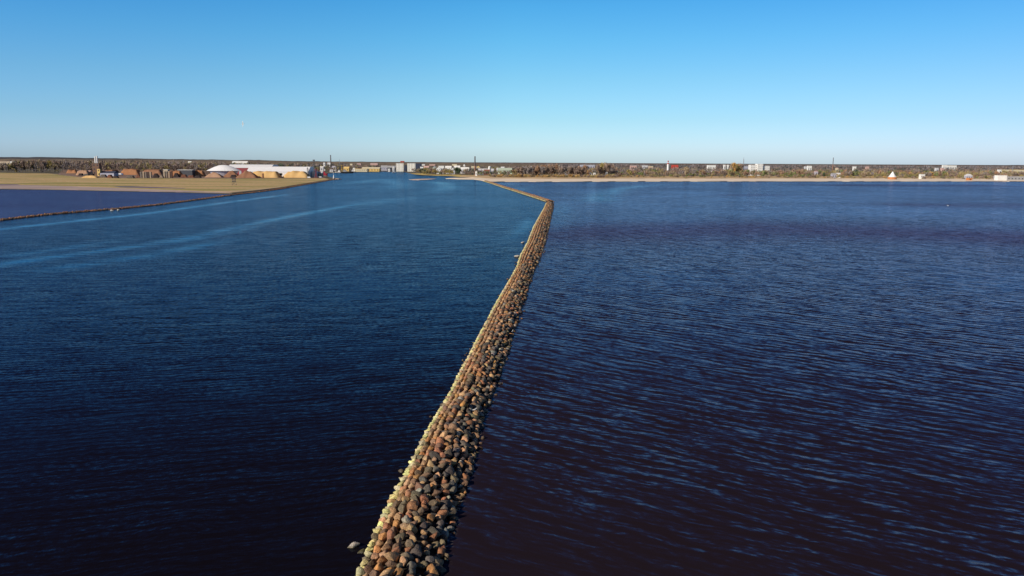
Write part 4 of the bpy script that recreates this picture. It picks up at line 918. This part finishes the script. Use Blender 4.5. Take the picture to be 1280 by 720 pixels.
crane(393, 221, 199.6, 1290, 'tall dark lattice crane right of the white warehouse', mat('dark_crane_steel', (.09, .085, .09), .6, .2), (-7, 20), 3.0, 5)
crane(384.8, 222, 209.5, 1262, 'slim dark gantry at the corner of the white warehouse', dk, (2.5, 12), 1.2, 2.5)
crane(395, 221.4, 211.5, 1235, 'dark red short crane on the near quay', darkred, (6, 13.5), 3.2, 4)
crane(427.3, 214, 206.5, 1980, 'yellow crane on the far quay by the dark barge', yel, (6, 17), 2.5, 5)
def hullmb(L, B, Hh, bow=.25):
    prof_ = [(-L / 2, .9), (-L / 2 + L * .1, 1), (L / 2 - L * bow, 1), (L / 2 - L * bow * .4, .65), (L / 2, .05)]
    V = []; F_ = []
    for (x, k) in prof_:
        V += [(x * .96, -B / 2 * k * .7, -.3), (x, -B / 2 * k, Hh), (x, B / 2 * k, Hh), (x * .96, B / 2 * k * .7, -.3)]
    for i in range(len(prof_) - 1):
        for j in range(4): F_.append((4 * i + j, 4 * i + 4 + j, 4 * i + 4 + (j + 1) % 4, 4 * i + (j + 1) % 4))
    F_ += [(0, 1, 2, 3), (19, 18, 17, 16)]
    mb = MB(); mb.add(V, F_); return mb
def boat(px, yb, L, label, hc, sc, name='boat', rz=0.0, kind='work', hh=2.0, mast_h=8.0, cat='boat'):
    p = G(px, yb, 0.0); t = thing(name, label, cat, (p.x, p.y, 0), rz)
    hullmb(L, L * .28, hh).build('hull', hc, t)
    if kind == 'sail':
        MB().bar((0, 0, hh), (0, 0, mast_h), .12).build('mast', wht, t)
        MB().add([(-.2, 0, hh + .8), (-L * .42, .3, hh + .9), (-L * .2, .35, mast_h * .5), (-.2, 0, mast_h)], [(0, 1, 2, 3)]).build('mainsail', wht, t)
        MB().add([(.2, 0, mast_h * .85), (L * .46, 0, hh + .2), (.4, .3, hh + .8)], [(0, 1, 2)]).build('jib_sail', wht, t)
    else:
        MB().box(-L * .32, -L * .1, hh + .003, -L * .02, L * .1, hh + 2.6).build('cabin', sc, t)
        MB().box(-L * .28, -L * .08, hh + 2.61, -L * .1, L * .08, hh + 4.6).build('wheelhouse', sc, t)
        MB().box(-L * .27, -L * .08 - .05, hh + 3.4, -L * .11, L * .08 + .05, hh + 4.2).build('window', WIN, t)
        MB().bar((-L * .15, 0, hh + 4.6), (-L * .15, 0, mast_h), .12).build('mast', wht, t)
    return t
boat(492.2, 215.9, 9, 'small white sailing boat with raised sails off the apartment blocks', wht, wht, 'sailing_boat', .5, 'sail', .9, 15.5)
boat(434, 216.3, 30, 'dark barge moored at the far quay by the yellow crane', dk, cmat(COLS['grey'], 'wall_grey'), 'barge', 0.05, hh=3.2, mast_h=11)
boat(422.5, 215.8, 16, 'grey white boat moored left of the dark barge', cmat(COLS['lightgrey'], 'wall_lightgrey'), wht, 'boat', 3.1, hh=2.0, mast_h=8)
boat(441.8, 215.4, 14, 'dark boat moored right of the dark barge', dk, cmat(COLS['lightgrey'], 'wall_lightgrey'), 'boat', .1, hh=2.2, mast_h=9)
boat(406.5, 219.6, 9.5, 'red tug with a white mast lying behind the quay tip', cmat((.5, .03, .06), 'tug_red'), cmat((.5, .03, .06), 'tug_red'), 'tugboat', .2, hh=4.2, mast_h=15, cat='tugboat')
boat(399.5, 219.0, 8, 'crimson boat lying left of the red tug', cmat((.4, .02, .06), 'boat_crimson'), cmat((.4, .02, .06), 'boat_crimson'), 'boat', 2.9, hh=3.2, mast_h=9)
boat(466, 214.3, 18, 'white boat moored before the broad yellow warehouse', dk, wht, 'boat', .0, hh=1.6, mast_h=7)
for i, (x, y_, c, lb) in enumerate(((386.5, 222.6, wht, 'white van parked at the warehouse corner'), (401, 222.2, cmat(COLS['lightgrey'], 'wall_lightgrey'), 'pale grey van parked below the red tug'), (397, 222.6, dk, 'black van parked below the dark red crane'))):
    p = G(x, y_, .73); t = thing('van', lb, 'van', (p.x, p.y, .73)); MB().box(-2.8, -1, .4, 1.6, 1, 2.3).add([(1.6, -1, .4), (2.8, -1, .4), (2.8, 1, .4), (1.6, 1, .4), (1.6, -1, 2.2), (2.1, -1, 1.4), (2.1, 1, 1.4), (1.6, 1, 2.2)], [(0, 3, 2, 1), (0, 1, 5, 4), (1, 2, 6, 5), (2, 3, 7, 6), (4, 5, 6, 7)]).build('body', c, t)
    for x_ in (-1.9, 1.8):
        for s in (-1.02, .8): MB().bar((x_, s, .38), (x_, s + .22, .38), .38, 10).build('wheel', MATS['tyre'], t)
building(390, 395.5, 213.5, 218, 1320, 'lightgrey', 'white', 'pale harbour shed left of the dark red crane', 'shed', 'gable', 10, (2, 1), name='shed')
building(396.5, 402.5, 214.5, 219, 1330, 'beige', 'lightgrey', 'beige harbour shed between the red crane and the red tug', 'shed', 'gable', 10, (2, 1), name='shed')
# beacon on the tip
p = G(417.2, 224.0, .4); t = thing('beacon', 'small white beacon on the stony tip of the left shore', 'beacon', (p.x, p.y, .4)); h = at(417.2, 215.6, p.y).z - .4
MB().lathe(0, 0, [(1.5, 0), (1.5, 1.4)], 10).build('plinth', mat('plinth_stone', (.3, .25, .22), .9, .1), t)
MB().lathe(0, 0, [(1.0, 1.403), (.65, h * .55), (.35, h * .6)], 10).build('tower', wht, t)
MB().bar((0, 0, h * .6), (0, 0, h * .93), .16).build('post', wht, t); MB().lathe(0, 0, [(.75, h * .93), (.75, h * .97), (.1, h)], 8).build('lamp', wht, t)
for k, (x, lb) in enumerate(((420.3, 'left'), (422.6, 'right'))):
    q = G(x, 224.1, .4); o = bpy.data.objects.new('boulder', rock_me[k + 2]); col.objects.link(o); o.location = (q.x, q.y, .8); o.scale = (1.4, 1, .9); o.color = (.7, .66, .62, 1); tag(o, f'whitish boulder beside the beacon, the {lb} of two', 'boulder')
# bird watching tower on the meadow
p = G(292.8, 231.6, .6); s_ = at(292.8, 222.6, p.y).z - .6; wood = mat('grey_timber', (.15, .13, .115), .9, .25, 1.5); t = thing('watch_tower', 'wooden bird watching tower standing alone on the meadow', 'watch tower', (p.x, p.y, .6), .35)
hh = s_; w_ = 2.0
for sx in (-1, 1):
    for sy in (-1, 1): MB().bar((sx * w_ * 1.25, sy * w_ * 1.25, 0), (sx * w_ * .85, sy * w_ * .85, hh * .8), .16, 6).build('leg', wood, t)
mb = MB()
for sx, sy, ex, ey in ((-1, -1, 1, -1), (1, -1, 1, 1), (1, 1, -1, 1), (-1, 1, -1, -1)):
    mb.bar((sx * w_ * 1.2, sy * w_ * 1.2, .3), (ex * w_ * .95, ey * w_ * .95, hh * .5), .09, 4).bar((ex * w_ * 1.2, ey * w_ * 1.2, .3), (sx * w_ * .95, sy * w_ * .95, hh * .5), .09, 4)
mb.build('brace', wood, t); MB().box(-w_ * 1.05, -w_ * 1.05, hh * .5, w_ * 1.05, w_ * 1.05, hh * .53).build('platform', wood, t)
mb = MB(); q = w_
for a in ((-q, -q, q, -q + .1), (-q, q - .1, q, q), (-q, -q + .11, -q + .1, q - .11), (q - .1, -q + .11, q, q - .11)): mb.box(a[0], a[1], hh * .531, a[2], a[3], hh * .66)
mb.build('railing', wood, t); MB().gable(-w_ * 1.2, -w_ * 1.2, w_ * 1.2, w_ * 1.2, hh * .8, hh).build('roof', mat('tower_roof', (.08, .07, .07), .9, .2), t)
MB().bar((-w_ * 1.2, -w_ * 1.5, .0), (0, -w_, hh * .52), .12, 4).bar((-w_ * .8, -w_ * 1.5, .0), (w_ * .4, -w_, hh * .52), .12, 4).build('ladder', wood, t)

# ------------------------------------------------------------------ trees and woods
def tree_pts(h, w, nq, rng, bare=True, trunk=.12):
    """leaf clumps: quads scattered in the crown's volume; returns verts, quads, brightness"""
    lobes = rng.integers(4, 8); C = np.c_[rng.normal(0, .26, lobes) * w, rng.normal(0, .26, lobes) * w, rng.uniform(.38, .86, lobes) * h]
    rad = np.c_[rng.uniform(.2, .36, lobes) * w, rng.uniform(.2, .36, lobes) * w, rng.uniform(.12, .24, lobes) * h]
    k = rng.integers(0, lobes, nq); d_ = rng.normal(size=(nq, 3)); d_ /= np.linalg.norm(d_, axis=1)[:, None]
    P = C[k] + d_ * rad[k] * (rng.uniform(.35, 1.05, nq)[:, None]); P[:, 2] = np.clip(P[:, 2], trunk * h, h)
    s = rng.uniform(.6, 1.3, nq) * w * .085
    a = rng.normal(size=(nq, 3)); a[:, 2] *= 4.0 if bare else 1.0; a /= np.linalg.norm(a, axis=1)[:, None]
    b_ = np.cross(a, rng.normal(size=(nq, 3))); b_ /= np.linalg.norm(b_, axis=1)[:, None]
    la = s * (2.3 if bare else 1.2); lb = s * (.5 if bare else .8)
    V = np.stack([P - a * la[:, None], P + b_ * lb[:, None], P + a * la[:, None], P - b_ * lb[:, None]], 1).reshape(-1, 3)
    F_ = np.arange(nq * 4).reshape(-1, 4)
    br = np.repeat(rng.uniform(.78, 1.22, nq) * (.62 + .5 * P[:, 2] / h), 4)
    return V, F_, br
TC = dict(bare=(.21, .155, .125), brown=(.27, .17, .11), olive=(.27, .22, .09), green=(.15, .18, .06), pine=(.06, .085, .05), grey=(.21, .18, .17), ochre=(.40, .25, .09), tan=(.27, .21, .14))
TRUNK = mat('tree_bark', (.10, .08, .065), .9, .25, 1.0)
TREE_LIB = {}
def tree_mesh(kind, v):
    key = (kind, v)
    if key not in TREE_LIB:
        rng = np.random.default_rng(100 + v * 7 + len(kind) * 13)
        V, F_, br = tree_pts(1.0, .62, 420, rng, kind not in ('pine', 'green'))
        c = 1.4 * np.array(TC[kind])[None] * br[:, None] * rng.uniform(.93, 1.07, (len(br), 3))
        me = np_mesh('crown', V, F_, False, c); me.materials.append(LEAF)
        mb = MB(); mb.bar((0, 0, 0), (0, 0, .5), .022, 7, .012)
        for k in range(7):
            a = rng.uniform(0, 6.28); z = rng.uniform(.2, .5); mb.bar((0, 0, z), (.2 * math.cos(a), .2 * math.sin(a), z + rng.uniform(.2, .38)), .010, 4, .003)
        tm = bpy.data.meshes.new('trunk'); tm.from_pydata(mb.v, [], mb.f); tm.update(); tm.materials.append(TRUNK)
        TREE_LIB[key] = (me, tm)
    return TREE_LIB[key]
TREES = []
def tree(px, yt, yb, kind, label, group, wide=1.0, v=None, name='tree', cat='tree', D=None, z=.5):
    p = G(px, yb, z) if D is None else Vector((at(px, yt, D).x, D, z)); h = at(px, yt, p.y).z - z
    me, tm = tree_mesh(kind, random.randrange(4) if v is None else v)
    t = thing(name, label, cat, (p.x, p.y, z), random.random() * 6, group); t.scale = (h * wide, h * wide, h)
    for nm_, m_ in (('crown', me), ('trunk', tm)): link_mesh(nm_, m_, None, t)
    return t
# woods: many crowns in one mass, kept clear of buildings and open ground
LX = [(p.x, p.y) for p in LANDP]
def inside(x, y, poly):
    c = False; j = len(poly) - 1
    for i in range(len(poly)):
        xi, yi = poly[i]; xj, yj = poly[j]
        if (yi > y) != (yj > y) and x < (xj - xi) * (y - yi) / (yj - yi) + xi: c = not c
        j = i
    return c
def wood(name, spec, label):
    """spec: list of (px range, D range, count, height range, kinds)"""
    Vs, Fs, Cs = [], [], []; off = 0; rng = np.random.default_rng(hash(name) % 1000 if False else len(name) * 11)
    for (x0, x1, D0, D1, cnt, h0, h1, kinds, wid) in spec:
        kk = list(kinds); done = 0
        for _ in range(cnt * 3):
            if done >= cnt: break
            D = D0 + (D1 - D0) * rng.random() ** 1.3; px = rng.uniform(x0, x1); p = at(px, 210, D)
            h = rng.uniform(h0, h1) * (1 + .25 * noise.noise(Vector((px * .05, D * .003, 1.1))))
            if not inside(p.x, p.y, LX): continue
            ty = proj(Vector((p.x, D, h)))[1]; w = h * rng.uniform(.7, 1.0) * wid; dw = w / 2 / D * FPX; bad = False
            for (a, b_, yt, yb, Db) in BLD:
                if Db > D - 5 and px + dw > a and px - dw < b_ and ty < yt + (yb - yt) * .55: bad = True; break
                if Db <= D and D < Db + 45 and a - 1 < px < b_ + 1: bad = True; break
            if bad: continue
            kd = kk[int(rng.integers(len(kk)))]
            nq = 90 if D < 1900 else 55
            V, F_, br = tree_pts(h, w, nq, rng, kd not in ('pine', 'green'))
            if nq < 90: pass
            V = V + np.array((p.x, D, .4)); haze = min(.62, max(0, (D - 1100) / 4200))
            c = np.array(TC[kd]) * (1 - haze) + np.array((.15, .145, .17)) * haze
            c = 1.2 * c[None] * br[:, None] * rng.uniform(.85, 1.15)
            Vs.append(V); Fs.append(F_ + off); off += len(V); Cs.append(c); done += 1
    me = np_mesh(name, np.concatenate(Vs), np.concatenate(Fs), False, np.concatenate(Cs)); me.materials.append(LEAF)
    o = bpy.data.objects.new(name, me); col.objects.link(o); tag(o, label, 'woodland', None, 'stuff'); return o
bl = BLD
BLD = bl + [(80, 258, 211, 219, 1500), (253, 385, 205, 222, 1500)]
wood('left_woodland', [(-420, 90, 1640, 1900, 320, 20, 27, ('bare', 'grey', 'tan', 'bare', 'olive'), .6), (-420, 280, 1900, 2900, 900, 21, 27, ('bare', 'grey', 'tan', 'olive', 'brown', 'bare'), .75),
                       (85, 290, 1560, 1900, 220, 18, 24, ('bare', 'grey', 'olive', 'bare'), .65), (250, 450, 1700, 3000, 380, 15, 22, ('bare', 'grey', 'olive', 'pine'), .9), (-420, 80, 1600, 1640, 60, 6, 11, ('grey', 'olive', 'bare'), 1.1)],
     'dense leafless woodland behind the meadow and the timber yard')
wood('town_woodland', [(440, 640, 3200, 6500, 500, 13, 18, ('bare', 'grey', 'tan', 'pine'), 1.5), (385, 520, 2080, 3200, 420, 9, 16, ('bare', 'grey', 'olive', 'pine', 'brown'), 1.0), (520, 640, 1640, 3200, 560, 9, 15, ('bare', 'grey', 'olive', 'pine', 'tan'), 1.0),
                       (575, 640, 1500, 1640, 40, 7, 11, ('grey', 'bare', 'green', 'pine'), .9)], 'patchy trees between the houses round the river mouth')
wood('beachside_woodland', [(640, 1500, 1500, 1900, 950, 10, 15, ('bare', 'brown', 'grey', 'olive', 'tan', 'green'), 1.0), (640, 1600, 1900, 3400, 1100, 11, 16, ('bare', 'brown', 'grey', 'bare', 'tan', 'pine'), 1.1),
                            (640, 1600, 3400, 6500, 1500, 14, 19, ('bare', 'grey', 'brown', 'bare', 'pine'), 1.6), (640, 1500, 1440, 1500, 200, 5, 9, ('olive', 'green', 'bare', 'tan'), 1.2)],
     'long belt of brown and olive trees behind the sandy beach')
# bushes of the dune line as one mass
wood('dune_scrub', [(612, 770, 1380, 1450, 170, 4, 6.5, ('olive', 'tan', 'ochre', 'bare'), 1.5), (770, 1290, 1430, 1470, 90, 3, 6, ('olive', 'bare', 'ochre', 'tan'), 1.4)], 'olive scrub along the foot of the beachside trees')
BLD = bl
g1 = 'tall bare trees of the grove behind the beach'
for i in range(46):
    x = 648 + (762 - 648) * (i + random.uniform(.1, .9)) / 46
    if any(a - 1 < x < b_ + 1 for a, b_ in ((705, 711), (736, 746))): yt = 213.5; continue
    tall = np.interp(x, [648, 672, 690, 705, 730, 742, 745, 760, 764], [209, 206, 205.4, 206.2, 207.4, 206.2, 204.2, 204.4, 207]) + random.uniform(-.3, .9)
    kd = random.choice(('bare', 'grey', 'bare', 'brown')) if x < 742 else random.choice(('olive', 'tan', 'bare'))
    tree(x, tall, 221.3 + random.uniform(-1, .4), kd, 'tall ' + {'bare': 'leafless brown', 'grey': 'leafless greyish', 'brown': 'reddish brown', 'olive': 'olive budding', 'tan': 'straw coloured'}[kd] + ' tree in the grove behind the bend of the breakwater', g1, .8)
g2 = 'brown trees of the small tall grove left of the hotel'
for i, (x, yt, kd) in enumerate(((913, 204.6, 'tan'), (915.5, 204.0, 'ochre'), (918, 204.2, 'tan'), (920.5, 204.4, 'olive'), (923, 203.7, 'brown'), (925.5, 204.0, 'tan'), (927, 205.2, 'bare'))):
    tree(x, yt, 221.0, kd, {'tan': 'straw brown', 'ochre': 'ochre', 'olive': 'olive', 'brown': 'dark brown', 'bare': 'leafless'}[kd] + ' tree in the tall square topped grove left of the hotel', g2, .62)
g3 = 'rounded bushes on the reed spit'
for i, (x, yt, yb, kd, w_) in enumerate(((525.5, 212.6, 217.6, 'olive', 1.5), (529, 211.0, 217.8, 'olive', 1.3), (533, 209.6, 218, 'olive', 1.2), (537, 210, 218.2, 'tan', 1.2), (540.5, 210.6, 218.4, 'bare', 1.2), (544, 212.2, 218.6, 'olive', 1.4),
                                 (552, 213.0, 218.8, 'bare', 1.4), (556, 211.4, 218.9, 'tan', 1.3), (560, 212.2, 219, 'olive', 1.4), (564.5, 213.2, 219, 'olive', 1.5), (549, 215, 218.8, 'green', 1.6))):
    tree(x, yt, yb, kd, f"{['olive', 'olive', 'tallest olive', 'straw coloured', 'leafless brown', 'dark olive', 'bare brown', 'tan', 'small olive', 'low olive', 'low green'][i]} bush on the reed spit, {['first', 'second', 'third', 'fourth', 'fifth', 'sixth', 'eighth', 'ninth', 'tenth', 'eleventh', 'seventh'][i]} from the left", g3, w_, name='bush', cat='bush')
for (x, yt, yb, kd, w_, lb) in ((571, 207.8, 218.6, 'pine', .8, 'very dark conifer beside the pale gable end house'), (574, 209, 218.8, 'pine', .8, 'dark conifer right of the darkest one in town'), (596.8, 208.6, 216, 'pine', .7, 'dark conifer just right of the tall chimney'),
                               (591.5, 210.4, 218.5, 'pine', .8, 'dark conifer just left of the tall chimney'), (626.5, 210.4, 216.5, 'green', 1.2, 'light green tree before the long white roofed building'), (1029.5, 215.6, 222.6, 'pine', .9, 'dark round conifer on the dune by the lavender pavilion'),
                               (924.3, 217, 223.4, 'pine', .6, 'dark narrow conifer at the back of the beach'), (1075, 213.8, 221.6, 'green', 1.0, 'green tree above the dunes left of the beach tent'), (1164, 214, 222, 'ochre', 1.1, 'orange budding bush right of the white open kiosk'),
                               (1138, 214.8, 222, 'ochre', 1.2, 'golden budding bush between the tent and the white open kiosk'), (1187.5, 217, 223.5, 'bare', 1.3, 'dark bare bush at the back of the beach, left of the pale roofed house'), (1245.0, 214.5, 222.8, 'brown', .8, 'dark brown tree immediately left of the white cube'),
                               (858, 208.3, 222, 'tan', .9, 'pale tall tree right of the red roofed building'), (1013, 214, 221.6, 'pine', 1.0, 'dark green tree under the white skyline house'), (1186, 213, 222, 'bare', 1.0, 'broad bare tree behind the dark bush at the beach'),
                               (787, 211, 221.5, 'olive', 1.0, 'olive tree standing right of the tall grove'), (857, 221.4, 223.6, 'olive', 1.8, 'low olive bush on the dune under the pale tall tree'), (734, 212, 220.5, 'ochre', .9, 'yellowish budding tree left of the white beach houses')):
    tree(x, yt, yb, kd, lb, None, w_, name='conifer' if kd == 'pine' else 'bush' if 'bush' in lb else 'tree', cat='conifer' if kd == 'pine' else 'bush' if 'bush' in lb else 'tree')
g4 = 'pale bare trees at the edge of the left woods'
for i in range(34):
    x = -4 + 118 * (i + random.uniform(.1, .9)) / 34; kd = random.choice(('tan', 'grey', 'bare', 'olive'))
    yt = np.interp(x, [0, 15, 25, 80, 115], [206, 204.5, 200.6, 200.4, 202]) + random.uniform(-.5, 1.6); yb = 215.4 if x < 80 else 212.6
    tree(x, yt, yb, kd, {'tan': 'pale tan', 'grey': 'greyish', 'bare': 'dark leafless', 'olive': 'olive'}[kd] + (' tree at the meadow edge of the left woods' if x < 80 else ' tree at the wood edge behind the sawmill stacks'), g4, .62)

# ------------------------------------------------------------------ light
SUN_EL = 29.0; # direction to the sun: left and a little behind the camera
sd = Vector((-0.78, -0.60, 0)).normalized() * math.cos(R(SUN_EL)); sd.z = math.sin(R(SUN_EL))
sl_ = bpy.data.lights.new('sun', 'SUN'); so = bpy.data.objects.new('sun', sl_); col.objects.link(so)
sl_.energy = 4.9; sl_.angle = R(.53); sl_.color = (1, .88, .72)
so.rotation_euler = (-sd).to_track_quat('-Z', 'Y').to_euler()
w = bpy.data.worlds.new('World'); scene.world = w; w.use_nodes = True; n = w.node_tree; n.nodes.clear()
out = n.nodes.new('ShaderNodeOutputWorld'); bg = n.nodes.new('ShaderNodeBackground'); n.links.new(bg.outputs[0], out.inputs[0])
sky = n.nodes.new('ShaderNodeTexSky'); sky.sky_type = 'NISHITA'; sky.sun_disc = False; sky.sun_elevation = R(SUN_EL)
sky.sun_rotation = math.atan2(sd.x, sd.y); sky.altitude = 0; sky.air_density = 1.0; sky.dust_density = 0.4; sky.ozone_density = 2.0
tc = n.nodes.new('ShaderNodeTexCoord'); sp = n.nodes.new('ShaderNodeSeparateXYZ'); n.links.new(tc.outputs['Generated'], sp.inputs[0])
cr = n.nodes.new('ShaderNodeValToRGB'); n.links.new(sp.outputs[2], cr.inputs[0])
GRADE = [(0.0, (1, 1, 1)), (0.05, (1, 1, 1)), (0.12, (1, 1, 1)), (0.21, (1, 1, 1)), (0.45, (1, 1, 1)), (1.0, (1, 1, 1))]
GRADE = [(0.0, (0.966, 1.337, 1.994)), (0.018, (0.966, 1.337, 1.994)), (0.053, (0.788, 1.212, 1.641)), (0.103, (0.649, 1.187, 1.511)), (0.151, (0.476, 1.174, 1.537)), (0.193, (0.348, 1.113, 1.555)), (0.24, (0.24, 0.72, 1.15)), (0.32, (0.15, 0.37, 0.65)), (0.5, (0.21, 0.235, 0.4)), (0.75, (0.18, 0.18, 0.29)), (1, (0.18, 0.18, 0.29))]
cr.color_ramp.elements[0].position = 0; cr.color_ramp.elements[0].color = (*GRADE[0][1], 1)
cr.color_ramp.elements[1].position = 1; cr.color_ramp.elements[1].color = (*GRADE[-1][1], 1)
for p_, c_ in GRADE[1:-1]:
    e = cr.color_ramp.elements.new(p_); e.color = (*c_, 1)
mg = n.nodes.new('ShaderNodeMix'); mg.data_type = 'RGBA'; mg.blend_type = 'MULTIPLY'; mg.inputs[0].default_value = 1
n.links.new(sky.outputs[0], mg.inputs[6]); n.links.new(cr.outputs[0], mg.inputs[7]); 
cx = n.nodes.new('ShaderNodeValToRGB'); mr = n.nodes.new('ShaderNodeMapRange'); mr.inputs[1].default_value = -1; mr.inputs[2].default_value = 1
n.links.new(sp.outputs[0], mr.inputs[0]); n.links.new(mr.outputs[0], cx.inputs[0])
cx.color_ramp.elements[0].position = 0.0; cx.color_ramp.elements[0].color = (.55, .66, .9, 1)
cx.color_ramp.elements[1].position = 1.0; cx.color_ramp.elements[1].color = (.72, .62, .7, 1)
for p_, c_ in ((.22, (.82, .87, 1.0)), (.5, (1, 1, 1)), (.78, (.84, .77, .84))):
    e = cx.color_ramp.elements.new(p_); e.color = (*c_, 1)
m2 = n.nodes.new('ShaderNodeMix'); m2.data_type = 'RGBA'; m2.blend_type = 'MULTIPLY'; m2.inputs[0].default_value = 1
n.links.new(mg.outputs[2], m2.inputs[6]); n.links.new(cx.outputs[0], m2.inputs[7]); n.links.new(m2.outputs[2], bg.inputs[0])
bg.inputs[1].default_value = 0.094
scene.view_settings.view_transform = 'Standard'; scene.view_settings.look = 'None'; scene.view_settings.exposure = 0
scene.cycles.max_bounces = 6; scene.cycles.use_denoising = True
